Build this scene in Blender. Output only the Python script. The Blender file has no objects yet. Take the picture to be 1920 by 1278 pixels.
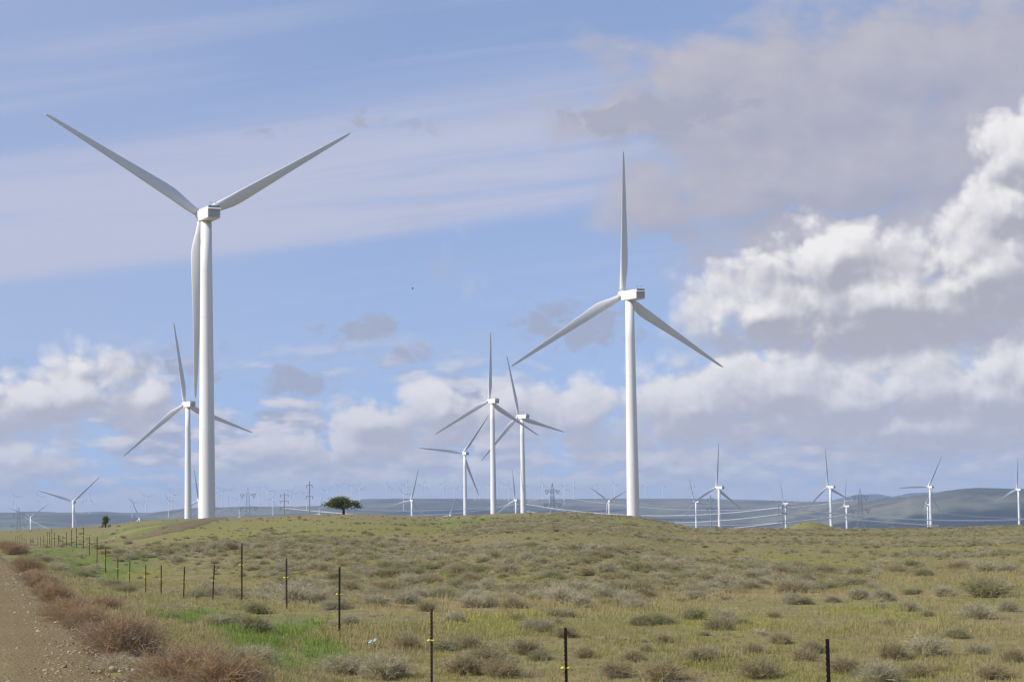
import bpy, bmesh, math, random
import numpy as np
from mathutils import Matrix, Vector, Euler

SC = bpy.context.scene
COL = SC.collection
rng = np.random.default_rng(7)
random.seed(7)

# ------------------------------------------------------------------ camera
F, CX, CY = 4200.0, 960.0, 639.0           # focal length and centre in photo pixels (1920 wide)
PITCH, ROLL, EYE = math.atan(306 / F), 0.0133, 1.9
fw = np.array([0, math.cos(PITCH), math.sin(PITCH)])
up0 = np.array([0, -math.sin(PITCH), math.cos(PITCH)])
RT = np.array([1.0, 0, 0]) * math.cos(ROLL) - up0 * math.sin(ROLL)
UP = up0 * math.cos(ROLL) + np.array([1.0, 0, 0]) * math.sin(ROLL)
cam_d = bpy.data.cameras.new('camera')
cam = bpy.data.objects.new('camera', cam_d); COL.objects.link(cam)
cam_d.sensor_width = 36.0; cam_d.lens = 36.0 * F / 1920
cam_d.clip_start = 0.5; cam_d.clip_end = 120000
m = Matrix.Identity(4)
for i in range(3):
    m[i][0], m[i][1], m[i][2] = RT[i], UP[i], -fw[i]
m[2][3] = EYE
cam.matrix_world = m
SC.camera = cam

def ray(x, y):                              # direction of a photo pixel, scaled to 1 m of depth
    v = fw + RT * (x - CX) / F - UP * (y - CY) / F
    return v / v[1]
def at(x, y, d):                            # point seen at that pixel, d metres ahead
    return ray(x, y) * d + np.array([0, 0, EYE])
def proj(P):
    P = np.asarray(P, float) - np.array([0, 0, EYE]); d = P @ fw
    return CX + F * (P @ RT) / d, CY - F * (P @ UP) / d
def horizon(c):
    return 945.0 - (np.asarray(c) - 960) * ROLL

# ------------------------------------------------------------------ node helpers
class NT:
    def __init__(s, tree): s.t = tree
    def n(s, typ, **kw):
        nd = s.t.nodes.new(typ)
        for k, v in kw.items(): setattr(nd, k, v)
        return nd
    def put(s, sock, v):
        if v is None: return
        if isinstance(v, bpy.types.NodeSocket): s.t.links.new(v, sock)
        else: sock.default_value = v
    def math(s, op, a, b=None, c=None, clamp=False):
        nd = s.n('ShaderNodeMath', operation=op, use_clamp=clamp)
        for i, v in enumerate((a, b, c)):
            if v is not None: s.put(nd.inputs[i], v)
        return nd.outputs[0]
    def vec(s, op, a, b=None, c=None):
        nd = s.n('ShaderNodeVectorMath', operation=op)
        for i, v in enumerate((a, b, c)):
            if v is not None: s.put(nd.inputs[i], v)
        return nd.outputs['Value' if op in ('LENGTH', 'DOT_PRODUCT', 'DISTANCE') else 'Vector']
    def noise(s, v, scale, detail=4, rough=0.55, dist=0.0, lac=2.0, dim='3D'):
        nd = s.n('ShaderNodeTexNoise', noise_dimensions=dim)
        s.put(nd.inputs['Vector'], v); nd.inputs['Scale'].default_value = scale
        nd.inputs['Detail'].default_value = detail; nd.inputs['Roughness'].default_value = rough
        nd.inputs['Distortion'].default_value = dist; nd.inputs['Lacunarity'].default_value = lac
        return nd.outputs['Fac']
    def rng(s, v, a, b, c=0.0, d=1.0, smooth=True):
        nd = s.n('ShaderNodeMapRange', interpolation_type='SMOOTHSTEP' if smooth else 'LINEAR')
        s.put(nd.inputs[0], v)
        for i, k in enumerate((a, b, c, d)): s.put(nd.inputs[i + 1], k)
        return nd.outputs[0]
    def mix(s, f, a, b, blend='MIX'):
        nd = s.n('ShaderNodeMix', data_type='RGBA', blend_type=blend)
        s.put(nd.inputs[0], f); s.put(nd.inputs[6], a); s.put(nd.inputs[7], b)
        return nd.outputs[2]
    def comb(s, x, y, z=0.0):
        nd = s.n('ShaderNodeCombineXYZ')
        for i, v in enumerate((x, y, z)): s.put(nd.inputs[i], v)
        return nd.outputs[0]
def rgb(*c): return (c[0], c[1], c[2], 1.0)

# ------------------------------------------------------------------ sun and sky
SUN_AZ, SUN_EL = math.radians(-110), math.radians(39)     # azimuth clockwise from +Y
sun_dir = Vector((math.sin(SUN_AZ) * math.cos(SUN_EL), math.cos(SUN_AZ) * math.cos(SUN_EL), math.sin(SUN_EL)))
sl = bpy.data.lights.new('sun', 'SUN'); sl.energy = 4.6; sl.angle = math.radians(0.53); sl.color = (1.0, 0.95, 0.87)
so = bpy.data.objects.new('sun', sl); COL.objects.link(so)
so.rotation_euler = sun_dir.to_track_quat('Z', 'Y').to_euler(); so.location = (-60, -20, 60)

SKY = 0.15
def K(*c): return tuple(v / SKY for v in c) + (1.0,)      # cloud radiance in sky units
W = bpy.data.worlds.new('World'); SC.world = W; W.use_nodes = True
wt = W.node_tree; wt.nodes.clear(); N = NT(wt)
sky = N.n('ShaderNodeTexSky', sky_type='NISHITA', sun_disc=False)
sky.sun_elevation = SUN_EL; sky.sun_rotation = SUN_AZ; sky.altitude = 300
sky.air_density = 1.0; sky.dust_density = 0.2; sky.ozone_density = 2.5
gen = N.n('ShaderNodeTexCoord').outputs['Generated']
sx = N.n('ShaderNodeSeparateXYZ'); wt.links.new(gen, sx.inputs[0])
# clear air right down to the horizon: look the sky up a little higher than the view direction
lift = N.vec('NORMALIZE', N.vec('MULTIPLY_ADD', gen, (1, 1, 0.8), (0, 0, 0.17))); N.put(sky.inputs[0], lift)
skyc = N.mix(1.0, sky.outputs[0], rgb(1.24, 1.06, 1.07), 'MULTIPLY')
AZ = N.math('MULTIPLY', N.math('ARCTAN2', sx.outputs[0], sx.outputs[1]), 180 / math.pi)
EL = N.math('MULTIPLY', N.math('ARCSINE', sx.outputs[2]), 180 / math.pi)
P0 = N.comb(AZ, EL)
def azel(x, y):
    v = ray(x, y); v = v / np.linalg.norm(v)
    return math.degrees(math.atan2(v[0], v[1])), math.degrees(math.asin(v[2]))
DEG = math.degrees(1 / F)
def blobs(tree, p, items, k):
    acc = None
    for (x, y, rx, ry, w) in items:
        a, e = azel(x, y); ia, ie = 1 / (rx * DEG), 1 / (ry * DEG)
        q = tree.vec('MULTIPLY_ADD', p, (ia, ie, 0), (-a * ia, -e * ie, 0))
        v = tree.math('MULTIPLY_ADD', tree.vec('LENGTH', q), -w, w)
        acc = v if acc is None else tree.math('SMOOTH_MAX', acc, v, k)
    return acc
def density_group(name, items, k, warp, scale, amp, billow, floor_cov, stretch):
    g = bpy.data.node_groups.new(name, 'ShaderNodeTree')
    g.interface.new_socket('P', in_out='INPUT', socket_type='NodeSocketVector')
    g.interface.new_socket('D', in_out='OUTPUT', socket_type='NodeSocketFloat')
    g.interface.new_socket('S', in_out='OUTPUT', socket_type='NodeSocketFloat')
    T = NT(g); gi = T.n('NodeGroupInput'); go = T.n('NodeGroupOutput')
    p = gi.outputs[0]
    ps = T.vec('MULTIPLY', p, (1, stretch, 1))
    wn = T.n('ShaderNodeTexNoise', noise_dimensions='2D'); T.put(wn.inputs['Vector'], ps)
    wn.inputs['Scale'].default_value = scale * 0.9; wn.inputs['Detail'].default_value = 2
    off = T.vec('MULTIPLY_ADD', wn.outputs['Color'], (warp, warp / stretch, 0), (-warp / 2, -warp / 2 / stretch, 0))
    pw = T.vec('ADD', p, off)
    d = blobs(T, pw, items, k)
    far = T.noise(ps, scale * 0.16, 3, 0.5, dim='2D')           # the same kind of cloud all round the sky
    d = T.math('SMOOTH_MAX', d, T.math('MULTIPLY_ADD', far, 1.6, floor_cov), k)
    pws = T.vec('MULTIPLY', pw, (1, stretch, 1))
    T.put(go.inputs[1], d)
    f = T.noise(pws, scale, 6, 0.54, dim='2D')
    d = T.math('ADD', d, T.math('MULTIPLY_ADD', f, amp, -amp * 0.5))
    if billow:
        vo = T.n('ShaderNodeTexVoronoi', feature='F1', voronoi_dimensions='2D')
        T.put(vo.inputs['Vector'], pws); vo.inputs['Scale'].default_value = scale * 1.7
        vo.inputs['Detail'].default_value = 2.5; vo.inputs['Roughness'].default_value = 0.5; vo.inputs['Lacunarity'].default_value = 2.2
        v2 = T.math('MULTIPLY', vo.outputs['Distance'], vo.outputs['Distance'])
        d = T.math('ADD', d, T.math('MULTIPLY_ADD', v2, -billow, billow * 0.33))
    T.put(go.inputs[0], d)
    return g
def use(g, p, both=False):
    nd = N.n('ShaderNodeGroup'); nd.node_tree = g; N.put(nd.inputs[0], p); return (nd.outputs[0], nd.outputs[1]) if both else nd.outputs[0]
cumulus = [(1640, 565, 340, 105, 1.2), (1560, 490, 150, 75, 1.15), (1830, 520, 200, 130, 1.15), (1935, 300, 110, 105, 1.2), (1640, 750, 420, 95, 1.1), (1560, 505, 190, 85, 1.1), (1420, 585, 135, 65, 1), (1350, 600, 70, 55, .8), (1700, 565, 220, 90, 1), (1850, 520, 160, 100, 1), 
           (1890, 400, 110, 90, 1), (1600, 600, 200, 60, .9), (1960, 600, 90, 70, .8), (2060, 420, 160, 160, 1),
           (1480, 735, 220, 100, 1), (1640, 735, 230, 100, 1), (1850, 740, 180, 110, 1), (1960, 700, 160, 90, 1), (1300, 775, 170, 80, 1), (1720, 800, 280, 75, 1),
           (1090, 780, 160, 70, .8), (60, 755, 110, 60, 1), (150, 735, 120, 62, 1), (150, 690, 60, 40, .6), (275, 750, 70, 50, .7), (40, 862, 80, 40, .9),
           (-80, 780, 120, 70, 1), (700, 800, 95, 45, .9), (825, 778, 75, 65, 1), (640, 840, 170, 50, .8),
           (950, 770, 100, 50, .6)]
grey = [(1500, 175, 430, 150, 1), (1720, 110, 380, 150, 1), (1400, 330, 300, 120, 1), (1660, 330, 340, 170, 1), (1250, 395, 170, 65, .8), (1560, 430, 240, 80, .9),
        (1960, 150, 300, 200, 1), (2100, 300, 260, 260, 1), (1205, 215, 215, 52, .9), (1800, 440, 300, 140, 1), (1480, 500, 240, 70, .8), (1700, 600, 320, 80, .8)]
dark = [(1200, 218, 190, 42, 1), (1330, 200, 130, 40, .8), (655, 232, 48, 30, .7), (500, 250, 40, 18, .45), (770, 240, 60, 18, .4), (690, 622, 100, 40, .9), (760, 665, 48, 30, .7), (550, 720, 100, 48, .7), (525, 782, 70, 24, .7), (1090, 612, 150, 60, .9), (930, 790, 220, 60, .6), (290, 690, 260, 40, .5)]
veil = [(500, 340, 1050, 175, 1), (1150, 290, 500, 170, .8), (100, 460, 420, 90, .8), (150, 60, 420, 90, .38), (480, 165, 500, 40, .35), (900, 15, 150, 22, .4)]
gC = density_group('cumulus_density', cumulus, 0.26, 0.6, 0.50, 0.40, 0.50, -1.6, 1.05)
gG = density_group('grey_density', grey, 0.3, 1.0, 0.30, 0.8, 0.35, -1.4, 1.6)
gD = density_group('dark_density', dark, 0.15, 0.9, 0.85, 0.9, 0.45, -1.7, 1.5)
# thin high veil, streaked along a slope
ROT = N.n('ShaderNodeVectorRotate', rotation_type='Z_AXIS'); N.put(ROT.inputs['Vector'], P0); ROT.inputs['Angle'].default_value = math.radians(-7)
st = N.vec('MULTIPLY', ROT.outputs[0], (0.05, 1.1, 0))
s1 = N.noise(st, 1.0, 6, 0.6, 0.35, dim='2D')
s2 = N.noise(N.vec('MULTIPLY', ROT.outputs[0], (0.16, 2.6, 0)), 1.0, 5, 0.6, 0.5, dim='2D')
q = N.n('ShaderNodeVectorRotate', rotation_type='Z_AXIS'); N.put(q.inputs['Vector'], P0); q.inputs['Angle'].default_value = math.radians(-7.5)
ca, ce = azel(560, 330)
qc = N.n('ShaderNodeVectorRotate', rotation_type='Z_AXIS'); qc.inputs['Vector'].default_value = (ca, ce, 0); qc.inputs['Angle'].default_value = math.radians(-7.5)
rel = N.vec('SUBTRACT', q.outputs[0], qc.outputs[0])
rs = N.n('ShaderNodeSeparateXYZ'); N.put(rs.inputs[0], rel)
across = rs.outputs[1]
low_edge = N.math('MULTIPLY_ADD', s2, 0.35, N.math('ADD', across, 2.0))            # crisp lower edge of the band
band = N.math('MULTIPLY', N.rng(low_edge, 0.0, 0.75), N.rng(across, 3.0, 0.3))
side = N.rng(N.math('ABSOLUTE', N.math('ADD', rs.outputs[0], 1.0)), 16.0, 7.0)
vd = N.math('MULTIPLY', N.math('MULTIPLY', band, side), N.rng(s1, 0.30, 0.62, 0.5, 1.0))
upper = N.math('MULTIPLY', N.rng(s1, 0.45, 0.8), N.rng(s2, 0.2, 0.75, 0.35, 0.6))
vd = N.math('MAXIMUM', N.math('MULTIPLY', vd, 0.95), N.math('MULTIPLY_ADD', upper, 0.5, N.rng(AZ, -2.0, -12.0, 0.06, 0.26)))
vd = N.math('MULTIPLY', vd, N.rng(EL, 2.5, 4.5))
c = N.mix(vd, skyc, K(.515, .545, .705))
# grey sheet
dg = use(gG, P0); dg2 = use(gG, N.vec('ADD', P0, (-0.5, 0.55, 0)))
gl = N.math('MULTIPLY_ADD', N.math('SUBTRACT', dg, dg2), 0.75, 0.5, clamp=True)
gcol = N.mix(gl, K(.38, .395, .50), K(.52, .505, .575))
c = N.mix(N.math('MULTIPLY', N.rng(dg, -0.30, 0.40), 0.93), c, gcol)
# ragged dark scud
dd = use(gD, P0)
c = N.mix(N.math('MULTIPLY', N.rng(dd, -0.05, 0.5), 0.75), c, K(.375, .40, .51))
# low layered cloud toward the horizon
lows = N.vec('MULTIPLY', P0, (0.30, 1.0, 0))
def lowd(off):
    p = N.vec('ADD', P0, off)
    n_ = N.noise(N.vec('MULTIPLY', p, (0.26, 0.95, 0)), 0.9, 5, 0.55, 0.0, dim='2D')
    vo = N.n('ShaderNodeTexVoronoi', feature='F1', voronoi_dimensions='2D'); N.put(vo.inputs['Vector'], N.vec('MULTIPLY', p, (0.85, 2.1, 0)))
    vo.inputs['Scale'].default_value = 1.0; vo.inputs['Detail'].default_value = 2; vo.inputs['Roughness'].default_value = .5
    return N.math('MULTIPLY_ADD', N.math('MULTIPLY', vo.outputs['Distance'], vo.outputs['Distance']), -0.22, N.math('ADD', n_, 0.07))
l1 = lowd((0, 0, 0)); l2 = lowd((-0.16, 0.20, 0))
lowm = N.rng(N.math('ADD', l1, N.rng(EL, 0.2, 4.4, 0.20, -0.07)), 0.36, 0.60)
ll = N.rng(N.math('SUBTRACT', l1, l2), -0.17, 0.22)
lcol = N.mix(ll, K(.39, .425, .58), K(.72, .70, .75))
lcol = N.mix(N.rng(EL, 1.5, 0.1, 0, 0.75), lcol, K(.64, .65, .73))
c = N.mix(N.math('MULTIPLY', lowm, N.rng(EL, 4.8, 2.6, 0.0, 0.88)), c, lcol)
# cumulus, lit from the upper left
dc, sc_ = use(gC, P0, True); dc2, sc2 = use(gC, N.vec('ADD', P0, (-0.17, 0.28, 0)), True)
puff = N.math('MULTIPLY', N.math('SUBTRACT', dc, dc2), 0.85)
body = N.math('MULTIPLY', N.math('SUBTRACT', sc_, sc2), 1.45)
cl = N.rng(N.math('ADD', puff, N.math('MULTIPLY_ADD', dc, -0.16, body)), -0.50, 0.85)
ccol = N.mix(cl, K(.43, .43, .50), K(.91, .89, .89))
ccol = N.mix(N.rng(EL, 4.6, 1.6, 0.0, 0.5), ccol, K(.50, .52, .65))
c = N.mix(N.math('MULTIPLY', N.rng(dc, N.rng(cl, 0, 1, -0.62, -0.38), N.rng(cl, 0, 1, 0.40, 0.22)), N.rng(EL, 0.5, 1.6, 0.35, 0.97)), c, ccol)
bg = N.n('ShaderNodeBackground'); N.put(bg.inputs[0], c); bg.inputs[1].default_value = SKY
wo = N.n('ShaderNodeOutputWorld'); wt.links.new(bg.outputs[0], wo.inputs[0])
W.cycles.sampling_method = 'MANUAL'; W.cycles.sample_map_resolution = 512

SC.view_settings.view_transform = 'Standard'; SC.view_settings.look = 'None'
SC.view_settings.gamma = 1.0; SC.view_settings.exposure = 0.0; SC.view_settings.use_curve_mapping = False
SC.cycles.use_denoising = True
SC.cycles.max_bounces = 5; SC.cycles.diffuse_bounces = 2; SC.cycles.glossy_bounces = 2
SC.cycles.transmission_bounces = 2; SC.cycles.volume_bounces = 0; SC.cycles.transparent_max_bounces = 4
SC.cycles.sample_clamp_indirect = 4.0
SC.cycles.filter_width = 1.3

# ------------------------------------------------------------------ scene helpers
def tag(o, label=None, cat=None, group=None, kind=None):
    if label: o['label'] = label
    if cat: o['category'] = cat
    if group: o['group'] = group
    if kind: o['kind'] = kind
    return o
def empty(name, loc, rz=0.0):
    o = bpy.data.objects.new(name, None); COL.objects.link(o)
    o.location = loc; o.rotation_euler = (0, 0, rz); o.empty_display_size = 0.5
    return o
def mesh(name, V, Fc, mat=None, smooth=False):
    me = bpy.data.meshes.new(name)
    V = np.asarray(V, float)
    me.from_pydata(V.tolist(), [], [tuple(f) for f in Fc]) if not isinstance(Fc, np.ndarray) else fast(me, V, Fc)
    if mat: me.materials.append(mat)
    if smooth: me.polygons.foreach_set('use_smooth', [True] * len(me.polygons))
    me.update(); return me
def fast(me, V, Fc):
    n, k = Fc.shape
    me.vertices.add(len(V)); me.vertices.foreach_set('co', V.astype(np.float32).ravel())
    me.loops.add(n * k); me.loops.foreach_set('vertex_index', Fc.astype(np.int32).ravel())
    me.polygons.add(n); me.polygons.foreach_set('loop_start', np.arange(0, n * k, k, dtype=np.int32))
    me.validate()
def link(name, me, parent=None, loc=(0, 0, 0), rot=(0, 0, 0)):
    o = bpy.data.objects.new(name, me); COL.objects.link(o)
    o.parent = parent; o.location = loc; o.rotation_euler = rot
    return o
def copy_tree(o, parent=None):
    kids = list(o.children)
    c = o.copy(); COL.objects.link(c); c.parent = parent
    for k in kids: copy_tree(k, c)
    return c
def bm_mesh(name, bm, mat, smooth=False):
    me = bpy.data.meshes.new(name); bm.to_mesh(me); bm.free(); me.materials.append(mat)
    if smooth: me.polygons.foreach_set('use_smooth', [True] * len(me.polygons))
    return me
def bbox(bm, x0, x1, y0, y1, z0, z1):
    v = [bm.verts.new(p) for p in ((x0, y0, z0), (x1, y0, z0), (x1, y1, z0), (x0, y1, z0), (x0, y0, z1), (x1, y0, z1), (x1, y1, z1), (x0, y1, z1))]
    for f in ((0, 3, 2, 1), (4, 5, 6, 7), (0, 1, 5, 4), (1, 2, 6, 5), (2, 3, 7, 6), (3, 0, 4, 7)): bm.faces.new([v[i] for i in f])
def bar(bm, a, b, w):
    a, b = Vector(a), Vector(b); d = (b - a).normalized()
    u = d.cross(Vector((0, 0, 1)) if abs(d.z) < .9 else Vector((1, 0, 0))).normalized() * w / 2; v = d.cross(u).normalized() * w / 2
    r = [[bm.verts.new(p + s * u + t * v) for s, t in ((-1, -1), (1, -1), (1, 1), (-1, 1))] for p in (a, b)]
    for i in range(4): bm.faces.new((r[0][i], r[0][(i + 1) % 4], r[1][(i + 1) % 4], r[1][i]))
    bm.faces.new(r[0][::-1]); bm.faces.new(r[1])
def tube(bm, pts, radii, n=8, cap=True):
    rings = []
    for i, p in enumerate(pts):
        p = Vector(p); a = Vector(pts[max(i - 1, 0)]); b = Vector(pts[min(i + 1, len(pts) - 1)]); d = (b - a).normalized()
        u = d.cross(Vector((0, 0, 1)) if abs(d.z) < .9 else Vector((1, 0, 0))).normalized(); v = d.cross(u)
        rings.append([bm.verts.new(p + radii[i] * (math.cos(t) * u + math.sin(t) * v)) for t in [2 * math.pi * k / n for k in range(n)]])
    for a, b in zip(rings, rings[1:]):
        for k in range(n): bm.faces.new((a[k], a[(k + 1) % n], b[(k + 1) % n], b[k]))
    if cap: bm.faces.new(rings[0][::-1]); bm.faces.new(rings[-1])

# ------------------------------------------------------------------ materials
def material(name):
    mt = bpy.data.materials.new(name); mt.use_nodes = True; mt.node_tree.nodes.clear()
    T = NT(mt.node_tree); out = T.n('ShaderNodeOutputMaterial')
    return mt, T, out
def principled(name, col, rough=0.6, spec=0.3, metal=0.0, noise=None, bump=None):
    mt, T, out = material(name)
    b = T.n('ShaderNodeBsdfPrincipled'); b.inputs['Roughness'].default_value = rough
    b.inputs['Specular IOR Level'].default_value = spec; b.inputs['Metallic'].default_value = metal
    if noise:
        co = T.n('ShaderNodeTexCoord').outputs['Object']
        f = T.rng(T.noise(T.vec('MULTIPLY', co, noise[2]), noise[0], 5, 0.6), 0.35, 0.7)
        T.put(b.inputs['Base Color'], T.mix(f, rgb(*col), rgb(*noise[1])))
    else: b.inputs['Base Color'].default_value = rgb(*col)
    if bump:
        bp = T.n('ShaderNodeBump'); bp.inputs['Strength'].default_value = bump[1]; bp.inputs['Distance'].default_value = bump[2]
        T.put(bp.inputs['Height'], T.noise(T.n('ShaderNodeTexCoord').outputs['Object'], bump[0], 4, 0.6)); T.put(b.inputs['Normal'], bp.outputs[0])
    T.put(out.inputs[0], b.outputs[0]); return mt
M = {}
M['white'] = principled('tower_paint', (0.83, 0.82, 0.80), 0.42, 0.4, noise=(0.35, (0.715, 0.70, 0.67), (1, 1, 0.06)))
M['blade'] = principled('blade_gelcoat', (0.77, 0.77, 0.76), 0.38, 0.4, noise=(0.3, (0.72, 0.715, 0.70), (0.15, 1, 1)))
M['nacelle'] = principled('nacelle_gelcoat', (0.79, 0.785, 0.765), 0.45, 0.35, noise=(0.5, (0.74, 0.725, 0.70), (1, 1, 0.5)))
M['panel'] = principled('rear_grille_grey', (0.44, 0.45, 0.45), 0.55, 0.3)
M['cowl'] = principled('cooler_grey', (0.36, 0.38, 0.40), 0.6, 0.3)
M['mast'] = principled('sensor_metal', (0.35, 0.36, 0.38), 0.5, 0.4, 0.4)
M['galv'] = principled('galvanised_steel', (0.36, 0.37, 0.39), 0.55, 0.4, 0.3, noise=(0.4, (0.2, 0.21, 0.23), (1, 1, 1)))
M['wire'] = principled('bright_aluminium', (0.85, 0.85, 0.85), 0.5, 0.5)
M['insul'] = principled('glass_insulator', (0.10, 0.10, 0.11), 0.3, 0.5)
M['post'] = principled('rusted_post_paint', (0.030, 0.019, 0.015), 0.7, 0.25, noise=(14, (0.060, 0.032, 0.021), (1, 1, 0.4)))
M['yellow'] = principled('yellow_insulator', (0.80, 0.68, 0.03), 0.45, 0.4)
M['fwire'] = principled('thin_fence_wire', (0.30, 0.29, 0.28), 0.5, 0.5, 0.6)
M['litter'] = principled('pale_blue_film', (0.55, 0.72, 0.78), 0.3, 0.5)
M['stone'] = principled('pale_stone', (0.52, 0.48, 0.42), 0.85, 0.2, noise=(9, (0.40, 0.36, 0.31), (1, 1, 1)), bump=(20, 0.4, 0.01))
M['rock'] = principled('grey_rock', (0.24, 0.225, 0.215), 0.9, 0.2, noise=(7, (0.17, 0.16, 0.15), (1, 1, 1)))
M['bird'] = principled('dark_feather', (0.03, 0.035, 0.045), 0.7, 0.2)
M['bark'] = principled('dark_bark', (0.045, 0.035, 0.028), 0.9, 0.1, noise=(6, (0.08, 0.062, 0.05), (1, 1, 0.3)))

def leafy(name, c1, c2, c3=None, transl=0.2, scale=0.6, gain=1.0):
    """foliage: colour from a per-plant random value and world-space noise"""
    mt, T, out = material(name)
    oi = T.n('ShaderNodeObjectInfo').outputs['Random']
    pos = T.n('ShaderNodeNewGeometry').outputs['Position']
    c1, c2 = [(a_[0] * 1.04 * gain, a_[1] * 1.02 * gain, a_[2] * .86 * gain) for a_ in (c1, c2)]; c3 = c3 and tuple(v_ * gain for v_ in c3)
    col = T.mix(oi, rgb(*c1), rgb(*c2))
    if c3: col = T.mix(T.rng(T.noise(pos, scale, 4, 0.65), 0.4, 0.68), col, rgb(*c3))
    d = T.n('ShaderNodeBsdfDiffuse'); T.put(d.inputs[0], col)
    t = T.n('ShaderNodeBsdfTranslucent'); T.put(t.inputs[0], col)
    mx = T.n('ShaderNodeMixShader'); mx.inputs[0].default_value = transl
    T.put(mx.inputs[1], d.outputs[0]); T.put(mx.inputs[2], t.outputs[0]); T.put(out.inputs[0], mx.outputs[0])
    return mt
M['sage_grey'] = leafy('sage_grey', (0.38, 0.345, 0.265), (0.47, 0.42, 0.325), (0.33, 0.31, 0.21), 0.32, 3, 1.22)
M['sage_brown'] = leafy('sage_brown', (0.31, 0.258, 0.17), (0.38, 0.32, 0.215), (0.29, 0.255, 0.16), 0.32, 3, 1.22)
M['sage_green'] = leafy('sage_green', (0.23, 0.235, 0.13), (0.29, 0.285, 0.165), (0.32, 0.285, 0.185), 0.32, 3, 1.22)
M['russet'] = leafy('russet_twig', (0.40, 0.28, 0.18), (0.45, 0.33, 0.22), (0.33, 0.25, 0.18), 0.2, 2.5)
M['tree_leaf'] = leafy('tree_leaf', (0.14, 0.15, 0.055), (0.15, 0.165, 0.06), (0.095, 0.105, 0.045), 0.25, 1.2)

# ------------------------------------------------------------------ terrain height
def sstep(a, b, x):
    t = np.clip((np.asarray(x, float) - a) / (b - a), 0, 1); return t * t * (3 - 2 * t)
_h = rng.random((256, 256))
def vnoise(x, y):
    xi = np.floor(x).astype(int); yi = np.floor(y).astype(int); fx = x - xi; fy = y - yi
    fx = fx * fx * (3 - 2 * fx); fy = fy * fy * (3 - 2 * fy)
    g = lambda i, j: _h[i & 255, j & 255]
    return (g(xi, yi) * (1 - fx) + g(xi + 1, yi) * fx) * (1 - fy) + (g(xi, yi + 1) * (1 - fx) + g(xi + 1, yi + 1) * fx) * fy
def fbm(x, y, o=4):
    s = 0; a = 1; t = 0
    for i in range(o):
        s = s + a * (vnoise(x * 2 ** i + 17.3 * i, y * 2 ** i + 5.1 * i) - 0.5); t += a; a *= 0.5
    return s / t * 2
FY = [0, 21.6, 29.5, 36.4, 43.2, 50, 57, 65, 73, 81, 89, 97, 105, 113, 121, 129, 137, 145, 160, 200, 250, 300, 420, 600]
FH = [2.5, 2.64, 2.93, 2.97, 2.44, 2.25, 2.35, 2.83, 3.04, 3.24, 3.43, 3.53, 3.5, 3.15, 2.88, 2.6, 2.35, 2.4, 2.7, 3.1, 3.9, 4.6, 5.0, 7.0]
RY = [-100, 0, 60, 120, 200, 300, 420, 600]; RH = [1.9, 1.9, 1.95, 2.2, 2.9, 4.4, 5.0, 7.0]
EDGE_X, SLOPE = 2.0, -0.245
RN = math.hypot(SLOPE, 1)
def road_t(X, Y): return (X - EDGE_X - SLOPE * Y) / RN
# skyline of the near ground: photo column, photo row, distance of the crest
SK = np.array([[-500, 1000, 480], [0, 994, 480], [100, 990, 490], [200, 984, 500], [245, 977, 500], [300, 973, 500], [400, 971, 500], [480, 968, 500], [560, 965, 500],
      [640, 963, 500], [700, 963.5, 500], [760, 966, 490], [812, 968, 480], [870, 965, 460], [930, 962, 440], [990, 960.5, 430], [1040, 961, 420], [1090, 962.5, 415],
      [1140, 966, 410], [1200, 970.5, 400], [1250, 980, 380], [1292, 988, 350], [1400, 990, 335], [1600, 991, 330], [1700, 990, 330], [1800, 988, 330], [1880, 985.5, 330], [1930, 985, 330], [2500, 980, 330]], float)
SKH = (SK[:, 1] - horizon(SK[:, 0])) * SK[:, 2] / F
# turbines and poles beyond the crest fix the land there: column, distance, height relative to the eye
FARC = np.array([[372, 569, -4.6], [1167, 720, -12.8], [346, 1263, -21.1], [917, 1513, -10], [972, 1657, -15.1], [868, 2253, -28], [1343, 2379, -64.8], [1552, 2750, -63.6], [1740, 2956, -64],
      [1906, 3295, -68], [136, 2851, -69], [57, 4733, -93], [261, 4733, -100], [371, 3356, -67], [448, 6500, -106], [770, 3236, -73], [843, 5181, -104], [965, 3417, -74], [1140, 4095, -76.5],
      [1301, 3900, -80], [1469, 4300, -84], [1583, 3673, -90], [1735, 4200, -88], [598, 5776, -98], [1031, 6400, -104], [580, 1700, -26], [980, 1750, -18], [1470, 1600, -42], [1332, 1900, -50],
      [465, 2500, -32], [1036, 2500, -34], [1613, 2400, -44], [35, 3000, -52], [533, 2000, -30], [2000, 1700, -45], [1512, 470, -6.4], [1700, 600, -9], [1920, 600, -10], [1300, 600, -9], [-300, 700, -12],
      [0, 700, -9], [640, 640, -5], [800, 640, -6], [2500, 800, -14], [-800, 2500, -60], [2800, 3000, -60], [200, 900, -14], [640, 1000, -12], [1600, 1200, -32]], float)
RID = np.array([[-600, 958], [0, 961], [60, 958], [130, 960.5], [190, 957.5], [260, 962], [300, 957], [345, 951], [480, 948.5], [590, 948], [605, 944], [640, 937.5], [690, 934.5], [800, 934],
      [1000, 935.5], [1150, 934], [1300, 934], [1400, 936], [1450, 937.5], [1510, 939.5], [1590, 938], [1640, 934], [1700, 930], [1735, 926], [1765, 919.5], [1800, 914.5], [1830, 912], [1870, 913], [1920, 915], [2000, 920], [2600, 925]], float)
RDIST = ([-600, 590, 680, 1430, 1560, 1700, 2600], [11500, 11500, 12600, 12600, 9500, 8200, 8200])
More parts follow.
